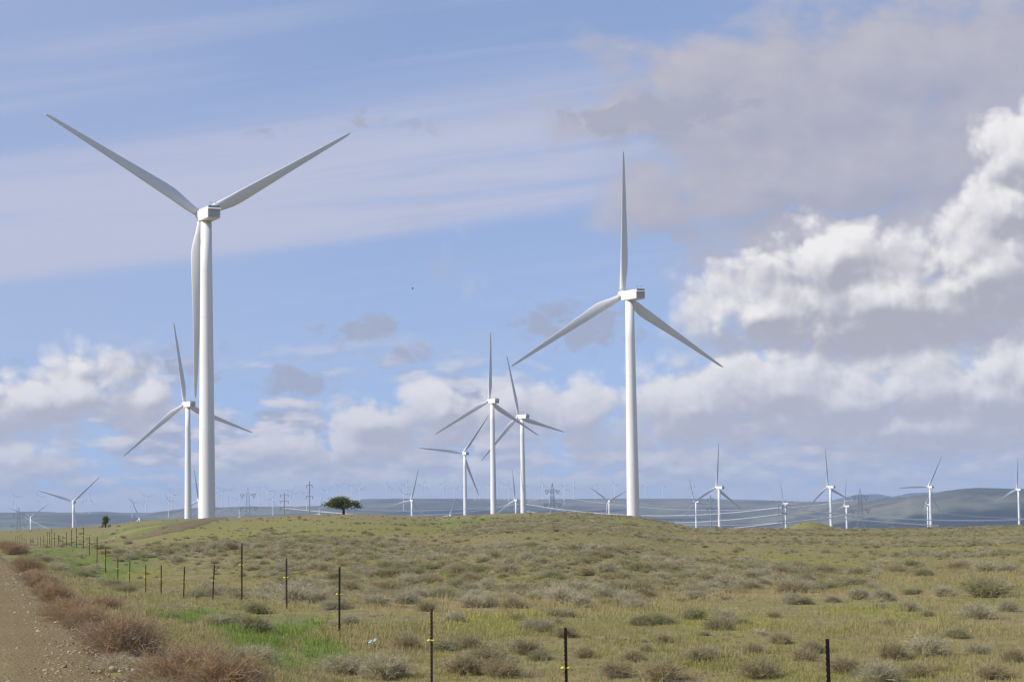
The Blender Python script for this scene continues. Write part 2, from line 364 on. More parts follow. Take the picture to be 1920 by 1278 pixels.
def zrel(X, Y):
    X = np.asarray(X, float); Y = np.asarray(Y, float)
    th = np.clip(np.arctan2(X, Y), -math.radians(22), math.radians(22))
    c = CX + F * np.tan(th); r = np.maximum(np.hypot(X, Y) * np.cos(th), 0.5)
    hc = np.interp(c, SK[:, 0], SKH); rc = np.interp(c, SK[:, 0], SK[:, 2])
    k = np.clip(np.log(r / 60) / np.log(rc / 60), 0, 1)
    hf = 2.75 + (hc - 2.75) * k
    hf = hf + 0.16 * fbm(X / 16, Y / 16, 3) * sstep(8, 40, r) * (1 - 0.6 * sstep(250, 420, r)) + 0.05 * fbm(X / 2.6, Y / 2.6, 2)
    hf = hf + np.maximum(r - rc, 0) * 0.016
    t = road_t(X, Y)
    hfen = np.interp(Y, FY, FH) + 0.05 * fbm(X / 2.6, Y / 2.6, 2); hr = np.interp(Y, RY, RH)
    h = hr + (hfen - hr) * sstep(0.4, 4.6, t)
    h = h + (hf - h) * sstep(5.0, 24.0, t)
    h = np.where(t < -6.5, hr + 0.35 * sstep(-6.5, -9, t) + (hf - hr) * sstep(-10, -40, t), h)
    h = hf + (h - hf) * (1 - sstep(330, 460, r))
    near = -h
    lr = np.log(r); num = 0; den = 0
    for cc, rr, zz in FARC:
        w = 1 / (((c - cc) / 170) ** 2 + ((lr - math.log(rr)) * 7) ** 2 + 0.02) ** 2
        num = num + w * zz; den = den + w
    far = num / den
    rr = np.interp(c, *RDIST)
    zr = (horizon(c) - np.interp(c, RID[:, 0], RID[:, 1])) * rr / F
    s = np.clip((r - 6300) / (rr - 6300), 0, 1)
    und = fbm(c / 90 + 3, lr * 14, 4) * 26 + fbm(c / 26 + 9, lr * 30, 3) * 7
    hill = -108 + (zr + 108) * (s * s * (1.7 - 0.7 * s)) + und * s * (1 - s) * 2.6
    over = np.maximum(r - rr, 0)
    hill = hill - over * 0.025
    blue = np.interp(c, [1490, 1555, 1600, 1640, 1668, 1700, 1740, 1790, 1900], [960, 937, 926.5, 925, 930, 923.5, 922, 926, 935])
    zb = (horizon(c) - blue) * 21000 / F
    hill = np.where(r > 15500, hill + (zb - hill) * sstep(15500, 21000, r), hill)
    hill = np.where(r > 21000, zb - (r - 21000) * 0.02, hill)
    far = far + (hill - far) * sstep(5600, 6800, r)
    z = near + (far - near) * sstep(1.0, 1.42, r / rc)
    z = z + 1.95 * np.exp(-((c - 1512) / 44) ** 2) * np.exp(-((r - 470) / 42) ** 2)
    return z
def ground_z(X, Y): return zrel(X, Y) + EYE
def hit(x, y, r0=12.0, r1=520.0):           # where the ray of a photo pixel meets the ground
    v = ray(x, y); rs = np.exp(np.linspace(math.log(r0), math.log(r1), 900))
    d = zrel(v[0] * rs, rs) - v[2] * rs
    i = np.argmax(d >= 0) if (d >= 0).any() else len(rs) - 1
    return np.array([v[0] * rs[i], rs[i], v[2] * rs[i] + EYE])

# ------------------------------------------------------------------ turf colour (shared by ground and grass)
patches = [('green', 480, 1205, 70, 26), ('green', 540, 1180, 75, 26), ('green', 610, 1225, 60, 26), ('green', 340, 1160, 60, 9), ('green', 180, 1082, 60, 14), ('green', 165, 1055, 65, 14), ('green', 440, 1180, 60, 12), ('green', 120, 1030, 40, 7), ('green', 520, 1235, 50, 18)]      # kind, centre pixel, half sizes in pixels
for px in [(545, 1172, 52, 22), (590, 1215, 40, 22), (385, 1152, 42, 12), (150, 1072, 55, 18), (140, 1040, 45, 8), (470, 1215, 30, 14), (215, 1000, 55, 14), (165, 1012, 60, 7), (860, 979, 120, 6), (430, 1245, 36, 20), (300, 990, 60, 8)]:
    patches.append(('green',) + px)
for px in [(1480, 1055, 170, 15), (700, 1040, 60, 14), (850, 1075, 110, 16), (980, 1085, 60, 10), (1330, 1165, 180, 18), (950, 1165, 150, 22), (1650, 1150, 150, 18), (560, 995, 300, 14), (450, 985, 200, 12), (720, 985, 200, 10), (380, 1000, 200, 10), (1120, 972, 120, 8), (1510, 982, 90, 8), (1000, 1050, 80, 12), (250, 1075, 60, 14), (1750, 1030, 160, 10)]:
    patches.append(('lime',) + px)
for px in [(290, 986, 40, 7), (552, 972, 45, 3.5), (720, 1001, 130, 4.5), (930, 986, 80, 4), (890, 968, 80, 3), (400, 1122, 120, 9), (330, 1022, 150, 6), (700, 1015, 260, 6), (900, 1128, 400, 8), (1500, 1120, 380, 8)]:
    patches.append(('tan',) + px)
tg = bpy.data.node_groups.new('turf_colour', 'ShaderNodeTree')
tg.interface.new_socket('Color', in_out='OUTPUT', socket_type='NodeSocketColor')
tg.interface.new_socket('Green', in_out='OUTPUT', socket_type='NodeSocketFloat')
T = NT(tg); go = T.n('NodeGroupOutput')
pos = T.n('ShaderNodeNewGeometry').outputs['Position']
p2 = T.vec('MULTIPLY', pos, (1, 1, 0))
wn = T.n('ShaderNodeTexNoise'); T.put(wn.inputs['Vector'], p2); wn.inputs['Scale'].default_value = 0.22; wn.inputs['Detail'].default_value = 4
pw = T.vec('ADD', p2, T.vec('MULTIPLY_ADD', wn.outputs['Color'], (1.6, 3.4, 0), (-0.8, -1.7, 0)))
n1 = T.noise(p2, 0.075, 5, 0.6); n2 = T.noise(T.vec('ADD', p2, (91, 13, 0)), 0.45, 5, 0.65); n3 = T.noise(p2, 3.2, 4, 0.7)
n4 = T.noise(T.vec('MULTIPLY', p2, (0.02, 0.008, 0)), 1.0, 4, 0.6)
col = T.mix(T.rng(n1, 0.38, 0.62), rgb(0.268, 0.230, 0.118), rgb(0.222, 0.215, 0.075))
col = T.mix(T.rng(n2, 0.42, 0.70), col, rgb(0.285, 0.242, 0.142))
col = T.mix(T.math('MULTIPLY', T.rng(n4, 0.5, 0.72), 0.6), col, rgb(0.205, 0.222, 0.058))
tones = {'green': rgb(0.125, 0.215, 0.038), 'lime': rgb(0.250, 0.255, 0.062), 'tan': rgb(0.330, 0.255, 0.150)}
strength = {'green': .8, 'lime': 0.75, 'tan': 0.7}
for kind in ('tan', 'lime', 'green'):
    acc = None
    for (k, x, y, rx, ry) in patches:
        if k != kind: continue
        a = hit(x, y); n_ = hit(x, y - ry); s_ = hit(x, y + ry)
        hx = rx * a[1] / F; hy = max(abs(n_[1] - s_[1]) / 2, hx * 0.5)
        q = T.vec('MULTIPLY_ADD', pw, (1 / hx, 1 / hy, 0), (-a[0] / hx, -a[1] / hy, 0))
        v = T.rng(T.vec('LENGTH', q), 1.25, 0.45)
        acc = v if acc is None else T.math('MAXIMUM', acc, v)
    col = T.mix(T.math('MULTIPLY', acc, strength[kind]), col, tones[kind])
    if kind == 'green': T.put(go.inputs['Green'], acc)
col = T.mix(T.rng(n3, 0.35, 0.75, 0.0, 0.35), col, rgb(0.25, 0.215, 0.125))
T.put(go.inputs['Color'], T.mix(1.0, col, rgb(1.02, 1.02, .84), 'MULTIPLY'))

# ground
mt, T, out = material('prairie_ground'); M['ground'] = mt
g = T.n('ShaderNodeGroup'); g.node_tree = tg
pos = T.n('ShaderNodeNewGeometry').outputs['Position']
sp = T.n('ShaderNodeSeparateXYZ'); T.put(sp.inputs[0], pos)
soil = T.noise(pos, 1.3, 6, 0.7)
near = T.mix(T.rng(soil, 0.40, 0.62, 0.0, 0.7), g.outputs['Color'], rgb(0.195, 0.155, 0.105))
spk = T.noise(T.vec('MULTIPLY', pos, (1, 0.45, 0)), 0.8, 5, 0.75)          # scattered low scrub too far off to pick apart
near = T.mix(T.math('MULTIPLY', T.rng(spk, 0.56, 0.68), T.rng(sp.outputs[1], 180, 330, 0.0, 0.45)), near, rgb(0.13, 0.115, 0.08))
ang = T.math('DIVIDE', sp.outputs[0], sp.outputs[1])
fc = T.comb(T.math('MULTIPLY', ang, 26), T.math('MULTIPLY', T.math('LOGARITHM', sp.outputs[1], 2.718), 16), 0)
f1 = T.noise(fc, 0.55, 6, 0.6, 0.6); f2 = T.noise(T.vec('ADD', fc, (31, 7, 0)), 1.4, 5, 0.6, 0.4)
farc = T.mix(T.rng(f1, 0.36, 0.62), rgb(0.075, 0.080, 0.062), rgb(0.195, 0.190, 0.130))
farc = T.mix(T.rng(f2, 0.5, 0.72, 0, 0.75), farc, rgb(0.055, 0.060, 0.048))
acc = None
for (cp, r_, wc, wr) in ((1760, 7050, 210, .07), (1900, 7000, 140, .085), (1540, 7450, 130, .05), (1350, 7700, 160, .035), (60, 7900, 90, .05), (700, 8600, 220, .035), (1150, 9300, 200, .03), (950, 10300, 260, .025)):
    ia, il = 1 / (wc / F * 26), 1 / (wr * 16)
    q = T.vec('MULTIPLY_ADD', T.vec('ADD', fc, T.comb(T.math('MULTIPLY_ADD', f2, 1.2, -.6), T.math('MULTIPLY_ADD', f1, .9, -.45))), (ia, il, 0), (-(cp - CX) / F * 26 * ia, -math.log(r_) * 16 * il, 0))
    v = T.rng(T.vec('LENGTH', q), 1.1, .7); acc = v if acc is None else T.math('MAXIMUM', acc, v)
farc = T.mix(T.math('MULTIPLY', acc, .92), farc, rgb(0.024, 0.028, 0.030))       # cloud shadows on the far slopes, painted into the ground colour
farc = T.mix(T.math('MULTIPLY', T.rng(sp.outputs[1], 15000, 18000), 0.8), farc, rgb(0.06, 0.065, 0.055))
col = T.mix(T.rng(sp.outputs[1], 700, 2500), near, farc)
b = T.n('ShaderNodeBsdfPrincipled'); b.inputs['Roughness'].default_value = 0.95; b.inputs['Specular IOR Level'].default_value = 0.05
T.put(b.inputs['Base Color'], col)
bp = T.n('ShaderNodeBump'); bp.inputs['Strength'].default_value = 0.7; bp.inputs['Distance'].default_value = 0.12
T.put(bp.inputs['Height'], T.noise(pos, 2.2, 5, 0.7)); T.put(b.inputs['Normal'], bp.outputs[0])
T.put(out.inputs[0], b.outputs[0])

cols = np.arange(-220, 2141, 4.5)
th = np.arctan((cols - CX) / F)
ext = np.concatenate([np.linspace(0.012, 0.3, 14), np.linspace(0.36, math.pi - th[-1], 20)])
thR = th[-1] + ext; thL = (th[0] - ext)[::-1]
thR = thR[thR < math.pi - 0.03]; thL = thL[thL > -math.pi + 0.03]
TH = np.concatenate([thL, th, thR])
RR = np.exp(np.linspace(math.log(1.2), math.log(23500), 430))
Xg = np.outer(RR, np.sin(TH)); Yg = np.outer(RR, np.cos(TH))
Zg = ground_z(Xg, Yg)
nr, nc = Xg.shape
V = np.stack([Xg, Yg, Zg], -1).reshape(-1, 3)
i0 = (np.arange(nr - 1)[:, None] * nc + np.arange(nc)[None, :]); j1 = (np.arange(nc) + 1) % nc
i1 = (np.arange(nr - 1)[:, None] * nc + j1[None, :])
Fq = np.stack([i0, i1, i1 + nc, i0 + nc], -1).reshape(-1, 4)
V = np.vstack([V, [[0, 0, ground_z(0, 0.5)]]])
me = mesh('ground', V, Fq, M['ground'], True)
bmx = bmesh.new(); bmx.from_mesh(me); bmx.verts.ensure_lookup_table(); cv = bmx.verts[nr * nc]
for j in range(nc): bmx.faces.new((cv, bmx.verts[j1[j]], bmx.verts[j])).smooth = True
bmesh.ops.recalc_face_normals(bmx, faces=bmx.faces[:])
bmx.to_mesh(me); bmx.free()
if me.polygons[0].normal.z < 0: me.flip_normals()
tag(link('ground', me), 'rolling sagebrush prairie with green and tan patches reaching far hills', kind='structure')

# gravel road and dirt track
mt, T, out = material('gravel'); M['gravel'] = mt
pos = T.n('ShaderNodeNewGeometry').outputs['Position']
vo = T.n('ShaderNodeTexVoronoi'); T.put(vo.inputs['Vector'], pos); vo.inputs['Scale'].default_value = 26
vo2 = T.n('ShaderNodeTexVoronoi'); T.put(vo2.inputs['Vector'], pos); vo2.inputs['Scale'].default_value = 9
g1 = T.noise(pos, 9, 5, 0.7); g2 = T.noise(pos, 0.5, 4, 0.6)
tr = T.noise(T.vec('MULTIPLY', T.vec('DOT_PRODUCT', pos, (1 / RN, 0.245 / RN, 0)), (1, 1, 1)), 1.7, 3, 0.6)
col = T.mix(T.rng(vo.outputs['Distance'], 0.1, 0.6), rgb(0.345, 0.270, 0.160), rgb(0.185, 0.140, 0.080))
col = T.mix(T.rng(g2, 0.35, 0.68, 0, 0.6), col, rgb(0.255, 0.203, 0.130))
col = T.mix(T.rng(vo2.outputs['Distance'], 0.16, 0.08, 0, 0.5), col, rgb(0.40, 0.325, 0.215))
col = T.mix(T.rng(tr, 0.42, 0.62, 0, 0.32), col, rgb(0.165, 0.125, 0.09))
b = T.n('ShaderNodeBsdfPrincipled'); b.inputs['Roughness'].default_value = 0.95; b.inputs['Specular IOR Level'].default_value = 0.08
col = T.mix(1.0, col, rgb(1.0, .985, .84), 'MULTIPLY')
T.put(b.inputs['Base Color'], col)
bp = T.n('ShaderNodeBump'); bp.inputs['Strength'].default_value = 0.9; bp.inputs['Distance'].default_value = 0.03
T.put(bp.inputs['Height'], T.math('ADD', T.math('MULTIPLY', vo.outputs['Distance'], -0.6), g1)); T.put(b.inputs['Normal'], bp.outputs[0]); T.put(out.inputs[0], b.outputs[0])
def ribbon(name, centre, half, mat, lift, nx=14, rag=0.25, ruts=0.0):
    C = np.array(centre); d = np.gradient(C, axis=0); d /= np.linalg.norm(d, axis=1)[:, None]; nn = np.stack([d[:, 1], -d[:, 0]], -1)
    V = []
    for i in range(len(C)):
        for j in range(nx + 1):
            u = j / nx * 2 - 1
            e = half[i] + rag * fbm(np.array(C[i][0] * .9 + (7 if u > 0 else 0)), np.array(C[i][1] * 0.9), 3)
            p = C[i] + nn[i] * u * e
            edge = sstep(1.0, 0.86, abs(u))
            rut = ruts * (math.exp(-((abs(u) - .30) / .07) ** 2) - .5 * math.exp(-((abs(u) - .62) / .06) ** 2)) * (.7 + .6 * float(vnoise(np.array(C[i][1] * .3), np.array(u))))
            V.append((p[0], p[1], float(ground_z(p[0], p[1])) + lift * edge - 0.06 * (1 - edge) - rut))
    Fc = [(i * (nx + 1) + j, i * (nx + 1) + j + 1, (i + 1) * (nx + 1) + j + 1, (i + 1) * (nx + 1) + j) for i in range(len(C) - 1) for j in range(nx)]
    o = link(name, mesh(name, V, Fc, mat, True))
    if o.data.polygons[0].normal.z < 0: o.data.flip_normals()
    return o
ys = np.concatenate([np.linspace(-30, 70, 200), np.linspace(71, 330, 160)])
rc_ = [(EDGE_X - 3.3 * RN + SLOPE * y, y) for y in ys]
tag(ribbon('gravel_road', rc_, [3.35] * len(ys), M['gravel'], 0.06, 40, ruts=.035), 'brown gravel road with wheel ruts along the fence', kind='structure')
mt = M['gravel'].copy(); mt.name = 'packed_dirt'; M['dirt'] = mt
T = NT(mt.node_tree); bs = [n_ for n_ in mt.node_tree.nodes if n_.type == 'BSDF_PRINCIPLED'][0]
T.put(bs.inputs['Base Color'], T.mix(1.0, bs.inputs['Base Color'].links[0].from_socket, rgb(.88, .93, .98), 'MULTIPLY'))
trk = [hit(205, 1018), hit(255, 1011), hit(300, 1000), hit(338, 987), hit(372, 977), hit(398, 972.4)]
trk = [np.array((p[0], p[1])) for p in trk]; trk.append(np.array((-72.0, 560.0)))
tp = []
for a_, b_ in zip(trk, trk[1:]):
    for s in np.linspace(0, 1, 14, endpoint=False): tp.append(a_ + (b_ - a_) * s)
tp = np.array(tp); ker = np.ones(9) / 9
for _ in range(2): tp = np.stack([np.convolve(np.pad(tp[:, i], 4, 'edge'), ker, 'valid') for i in range(2)], -1)
tag(ribbon('dirt_track', tp, [1.9 + 1.1 * min(1, i / 40) for i in range(len(tp))], M['dirt'], 0.12, 8, 0.8), 'grey brown dirt track climbing the grassy rise to the largest turbine', kind='structure')

# ------------------------------------------------------------------ wind turbines
def blade_mesh():
    st = [(1.2, .95, 1.0, 0), (2.4, .97, .96, 1), (3.8, 1.10, .80, 5), (5.4, 1.30, .60, 9), (7.2, 1.48, .46, 11.5), (9.2, 1.60, .37, 12), (11.5, 1.60, .31, 10.5), (14.5, 1.48, .27, 8.5), (19, 1.28, .24, 6), (25, 1.03, .21, 3.5), (33, .76, .18, 1.5), (40, .53, .17, 0), (44.5, .36, .16, -1), (46, .21, .16, -1), (46.5, .05, .2, -1)]
    n = 20; V = []; Fc = []
    for (r, hc, th_, tw) in st:                     # span along +X, chord along Z in the rotor plane, thickness along Y
        k = min(1, max(0, (r - 2.6) / 6)); off = -0.42 * hc * k
        for i in range(n):
            a = 2 * math.pi * i / n; cx = math.cos(a); sy = math.sin(a)
            thick = hc * th_ * sy * (1 - 0.42 * k * (1 - (cx + 1) / 2) ** 1.4)
            x, y = hc * cx + off, thick
            t = math.radians(tw + 3)
            V.append((r, y * math.cos(t) - x * math.sin(t) + 0.9 * (r / 46.5) ** 2, x * math.cos(t) + y * math.sin(t)))
    for s in range(len(st) - 1):
        for i in range(n): Fc.append((s * n + i, s * n + (i + 1) % n, (s + 1) * n + (i + 1) % n, (s + 1) * n + i))
    Fc.append(list(range(n))); Fc.append([(len(st) - 1) * n + i for i in range(n)][::-1])
    me = mesh('blade', V, Fc, M['blade'], True)
    b = bmesh.new(); b.from_mesh(me); bmesh.ops.recalc_face_normals(b, faces=b.faces[:]); b.to_mesh(me); b.free(); return me
HUB_H, OVER = 80.0, 4.3
def tower_mesh():
    b = bmesh.new(); zs = [-3, 0, 15, 26, 26.06, 40, 54, 54.06, 66, 78.1]; r = lambda z: 2.1 - 0.72 * (max(z, 0) / 78) ** 1.15
    tube(b, [(0, 0, z) for z in zs], [r(z) for z in zs], 40); return bm_mesh('tower', b, M['white'], True)
def ring_mesh(z):
    b = bmesh.new(); r = 2.1 - 0.72 * (z / 78) ** 1.15
    tube(b, [(0, 0, z - .05), (0, 0, z + .05)], [r + .025] * 2, 40); return bm_mesh('flange_ring', b, M['white'], True)
def nacelle_mesh():
    b = bmesh.new()
    P = [(-6.7, 1.62, -1.72, 1.30), (-5.0, 1.66, -1.80, 1.32), (1.2, 1.66, -1.80, 1.30), (2.9, 1.45, -1.60, 1.12)]
    rings = []
    for (y, w, z0, z1) in P:
        c = .22
        rings.append([b.verts.new(p) for p in ((-w + c, y, z0), (w - c, y, z0), (w, y, z0 + c), (w, y, z1 - c), (w - c, y, z1), (-w + c, y, z1), (-w, y, z1 - c), (-w, y, z0 + c))])
    for a, c_ in zip(rings, rings[1:]):
        for k in range(8): b.faces.new((a[k], a[(k + 1) % 8], c_[(k + 1) % 8], c_[k]))
    b.faces.new(rings[0]); b.faces.new(rings[-1][::-1]); bmesh.ops.recalc_face_normals(b, faces=b.faces[:])
    return bm_mesh('nacelle', b, M['nacelle'])
def box_mesh(name, mat, *d, bevel=0.0):
    b = bmesh.new(); bbox(b, *d)
    if bevel: bmesh.ops.bevel(b, geom=b.edges[:], offset=bevel, segments=2, affect='EDGES')
    return bm_mesh(name, b, mat)
def ledge_mesh():                      # drip ledge with a sloping upper face
    b = bmesh.new(); pr = [(-6.6, .50), (-7.15, .50), (-7.2, .56), (-6.85, .90), (-6.6, .92)]
    L = [b.verts.new((-1.64, y, z)) for y, z in pr]; Rr = [b.verts.new((1.64, y, z)) for y, z in pr]
    for i in range(5): b.faces.new((L[i], L[(i + 1) % 5], Rr[(i + 1) % 5], Rr[i]))
    b.faces.new(L[::-1]); b.faces.new(Rr); bmesh.ops.recalc_face_normals(b, faces=b.faces[:]); return bm_mesh('rear_ledge', b, M['nacelle'])
def hub_mesh():
    b = bmesh.new(); ys = [2.85, 3.1, 3.6, 4.3, 5.0, 5.6, 6.0, 6.15]; rs = [1.1, 1.35, 1.5, 1.55, 1.42, 1.05, .55, .08]
    tube(b, [(0, y, 0) for y in ys], rs, 24); return bm_mesh('hub', b, M['nacelle'], True)
MB = dict(tower=tower_mesh(), ring=[ring_mesh(z) for z in (26.03, 54.03)], nac=nacelle_mesh(), hub=hub_mesh(), blade=blade_mesh(),
          panel=box_mesh('rear_panel', M['panel'], -1.42, 1.42, -6.76, -6.6, -1.5, 0.46), ledge=ledge_mesh(),
          cowl=box_mesh('rear_cooler', M['cowl'], -1.5, 1.5, -6.86, -6.3, 0.93, 1.44, bevel=.06))
bmm = bmesh.new(); tube(bmm, [(0, 0, 0), (0, 0, 1.15)], [.05, .04], 6); bbox(bmm, -.25, .25, -.05, .05, .95, 1.05); MB['mast'] = bm_mesh('wind_sensor', bmm, M['mast'])
proto = empty('wind_turbine', (0, 0, 0))
tw = link('tower', MB['tower'], proto)
for r_ in MB['ring']: link('flange_ring', r_, tw)
na = link('nacelle', MB['nac'], proto, (0, 0, HUB_H))
link('rear_panel', MB['panel'], na); link('rear_ledge', MB['ledge'], na); link('rear_cooler', MB['cowl'], na)
link('wind_sensor', MB['mast'], na, (-.5, -5.6, 1.3)); link('wind_sensor', MB['mast'], na, (.7, -5.9, 1.3))
hb = link('hub', MB['hub'], proto, (0, 0, HUB_H), (math.radians(5), 0, 0))
TILT = math.radians(5)
hubc = Vector((0, OVER * math.cos(TILT), HUB_H + OVER * math.sin(TILT)))
for j in range(3): link('blade', MB['blade'], proto)
def set_phase(root, deg):
    bl = [o for o in root.children if o.name.startswith('blade')]
    for j, o in enumerate(bl):
        # rotor plane: x to the right seen from behind, y up; blade span along +X of its mesh
        R_ = Matrix.Rotation(TILT, 4, 'X') @ Matrix.Rotation(-math.radians(deg + 120 * j), 4, 'Y')
        o.matrix_local = Matrix.Translation(hubc) @ R_
TURB = [  # hub pixel, distance, heading, rotor phase, label
 ((377, 403), 565, -25, 30, 'largest white wind turbine, one blade hanging straight down, by the dirt track'),
 ((1167, 553), 720, -29, 91, 'second largest white wind turbine, one blade straight up, rising behind the scrubby knoll'),
 ((346, 757), 1263, -33, 100, 'white wind turbine close beside the tower of the largest one, upper blade leaning left'),
 ((917, 751), 1513, -30, 90, 'white wind turbine on the knoll with one blade straight up, taller of the neighbouring pair'),
 ((972, 780), 1657, -38, 106, 'white wind turbine with upper blade leaning left, shorter of the pair on the knoll'),
 ((868, 849), 2200, -25, 54, 'white wind turbine with one level blade, smallest of the three by the knoll'),
 ((1343, 913), 2379, -36, 88, 'bright white wind turbine in the valley with one blade straight up beside a smaller turbine'),
 ((1552, 912), 2700, -38, 98, 'white wind turbine rising behind the small green mound'),
 ((1740, 912), 2956, -25, 62, 'white wind turbine with one blade level to the left, standing in front of another tower'),
 ((1906, 917), 3250, -25, 88, 'white wind turbine with one blade upright in front of the flat-topped green hill'),
 ((136, 940), 2851, -25, 42, 'white wind turbine with blades raised in a wide V beyond the fence end'),
 ((57, 969), 4733, -25, 36, 'small white V-bladed wind turbine below the low hills beyond the fence end'),
 ((261, 972), 4733, -25, 114, 'wind turbine nacelle and tilted blade peeping over the rise beside the small conifer'),
 ((371, 937), 3250, -30, 99, 'distant white wind turbine squeezed between the towers of two larger turbines'),
 ((448, 969), 6500, -25, 20, 'tiny wind turbine peeping over the rise below the lattice pylon'),
 ((770, 938), 3236, -25, 76, 'white wind turbine with one long blade drooping left, near the lone spreading tree'),
 ((843, 966), 5181, -25, 72, 'wind turbine with one upright blade showing over the crest beside the group of three'),
 ((965, 937), 3417, -25, 96, 'distant white wind turbine tucked against the tower of the shorter knoll turbine'),
 ((1140, 939), 4095, -25, 26, 'distant white wind turbine with V-shaped blades beside the second largest tower'),
 ((1301, 940), 3900, -50, 112, 'smaller white wind turbine standing beside the bright valley turbine'),
 ((1469, 943), 4300, -55, 112, 'small white wind turbine beside a dark power pole on the green mound'),
 ((1583, 948), 3673, -45, 86, 'small white wind turbine with upright blade beside the lattice pylon in the valley'),
 ((1735, 945), 4200, -60, 40, 'small wind turbine half hidden behind a larger tower'),
 ((598, 963), 5776, -25, 78, 'wind turbine with one upright blade showing over the crest left of the lone spreading tree'),
 ((1031, 961), 6400, -25, 68, 'wind turbine with one short upright blade showing over the knoll below the lattice pylon')]
TREE_T = []
for i, (hp, D, psi, ph, lab) in enumerate(TURB):
    o = proto if i == 0 else copy_tree(proto)
    H = at(hp[0], hp[1], D); ps = math.radians(psi)
    bx, by = H[0] - hubc.y * math.sin(ps), H[1] - hubc.y * math.cos(ps)
    o.location = (bx, by, H[2] - hubc.z); o.rotation_euler = (0, 0, -ps)
    set_phase(o, ph); tag(o, lab, 'wind turbine', 'wind turbines of the near and middle wind farm')
FART = [(168, 962), (153, 961), (74, 958), (248, 970), (274, 958), (316, 970), (323, 953), (428, 948), (449, 967), (485, 948), (512, 966), (552, 953), (575, 955), (614, 949), (637, 936), (675, 941), (679, 934),
        (726, 934), (757, 956), (763, 934), (798, 934), (792, 934.5), (833, 934.5), (853, 935), (865, 935), (891, 938), (914, 935), (954, 938), (934, 935), (994, 935.5), (1018, 935.5), (1030, 945), (1058, 945), (1059, 936), (1076, 935),
        (1117, 935), (1153, 934), (1212, 934), (1243, 934), (1299, 934), (1658, 931), (1690, 930), (1725, 927), (1624, 935), (400, 950), (416, 949), (545, 948), (503, 948.5), (30, 959), (660, 936), (900, 935.5), (946, 935.5), (1260, 958)]
for i, (x, y) in enumerate(FART[:-1]):
    v = ray(x, y); rmax = float(np.interp(x, *RDIST)); rs = np.linspace(6600, rmax, 500) if x < 1600 else np.linspace(15600, 21000, 300)
    d = zrel(v[0] * rs, rs) - v[2] * rs
    k = np.argmax(d >= -0.5) if (d >= -0.5).any() else len(rs) - 1
    P = np.array([v[0] * rs[k], rs[k]])
    o = copy_tree(proto)
    o.location = (P[0], P[1], float(ground_z(P[0], P[1]))); o.rotation_euler = (0, 0, math.radians(25 + random.uniform(-14, 30)))
    s = random.uniform(.86, 1.0); o.scale = (s, s, s)
    set_phase(o, random.uniform(0, 120))
    tag(o, 'tiny white wind turbine standing along the hazy far ridge', 'wind turbine', 'wind turbines along the far ridge')

# ------------------------------------------------------------------ pylons, poles and wires
def pylon(cpx, D, H_, lab, rz):
    v = ray(cpx, 950); X, Y = v[0] * D, D; z = float(ground_z(X, Y))
    root = empty('lattice_pylon', (X, Y, z), rz); tag(root, lab, 'pylon', 'lattice power pylons in the valley')
    b = bmesh.new(); lev = [0, .2, .38, .54, .68, .80, .90]; wd = [5.2, 4.0, 3.0, 2.3, 1.8, 1.5, 1.3]
    for l in range(len(lev) - 1):
        z0, z1, w0, w1 = lev[l] * H_, lev[l + 1] * H_, wd[l], wd[l + 1]
        cs = [(-1, -1), (1, -1), (1, 1), (-1, 1)]
        for k in range(4):
            a, c_ = cs[k], cs[(k + 1) % 4]
            bar(b, (a[0] * w0, a[1] * w0, z0), (a[0] * w1, a[1] * w1, z1), .30)
            bar(b, (a[0] * w0, a[1] * w0, z0), (c_[0] * w1, c_[1] * w1, z1), .14)
            bar(b, (c_[0] * w0, c_[1] * w0, z0), (a[0] * w1, a[1] * w1, z1), .14)
            bar(b, (a[0] * w1, a[1] * w1, z1), (c_[0] * w1, c_[1] * w1, z1), .14)
    link('mast', bm_mesh('mast', b, M['galv']), root)
    b = bmesh.new()
    for s in (-1, 1):
        for t in (-1, 1): bar(b, (s * 1.3, t * 1.3, .9 * H_), (0, 0, H_ * 1.02), .25)
    link('peak', bm_mesh('peak', b, M['galv']), root)
    att = []
    for (hz_, L) in ((.86, 8.5), (.60, 10.5)):
        for s in (-1, 1):
            b = bmesh.new()
            for t in (-1, 1):
                bar(b, (s * 1.2, t * 1.2, hz_ * H_ + 1.6), (s * L, 0, hz_ * H_ + .6), .28); bar(b, (s * 1.2, t * 1.2, hz_ * H_ - 1.2), (s * L, 0, hz_ * H_ + .6), .28)
            bar(b, (s * L * .5, 0, hz_ * H_ - .3), (s * L * .5, 0, hz_ * H_ + 1.2), .2)
            arm = link('cross_arm', bm_mesh('cross_arm', b, M['galv']), root)
            b = bmesh.new(); p = Vector((s * (L - 2), 0, hz_ * H_ - 3.6))
            bar(b, (s * L, 0, hz_ * H_ + .4), p, .42); bar(b, (s * (L - 4), 0, hz_ * H_ + .4), p, .42)
            link('insulator_string', bm_mesh('insulator_string', b, M['insul']), arm)
            att.append(Matrix.Translation(root.location) @ Matrix.Rotation(rz, 4, 'Z') @ p)
    return att
PY = [pylon(465, 2500, 54, 'lattice pylon with two arms beside the utility poles over the grassy rise', math.radians(8)),
      pylon(1036, 2500, 56, 'lattice pylon behind the scrubby knoll, beside the shorter turbine of the pair', math.radians(20)),
      pylon(1613, 2400, 55, 'lattice pylon in the valley beyond the small green mound', math.radians(5)),
      pylon(35, 3000, 56, 'lattice pylon beyond the far end of the fence, close to a small turbine', math.radians(0)),
      pylon(1536, 3400, 40, 'short faint lattice pylon in the valley behind the small green mound', math.radians(12))]
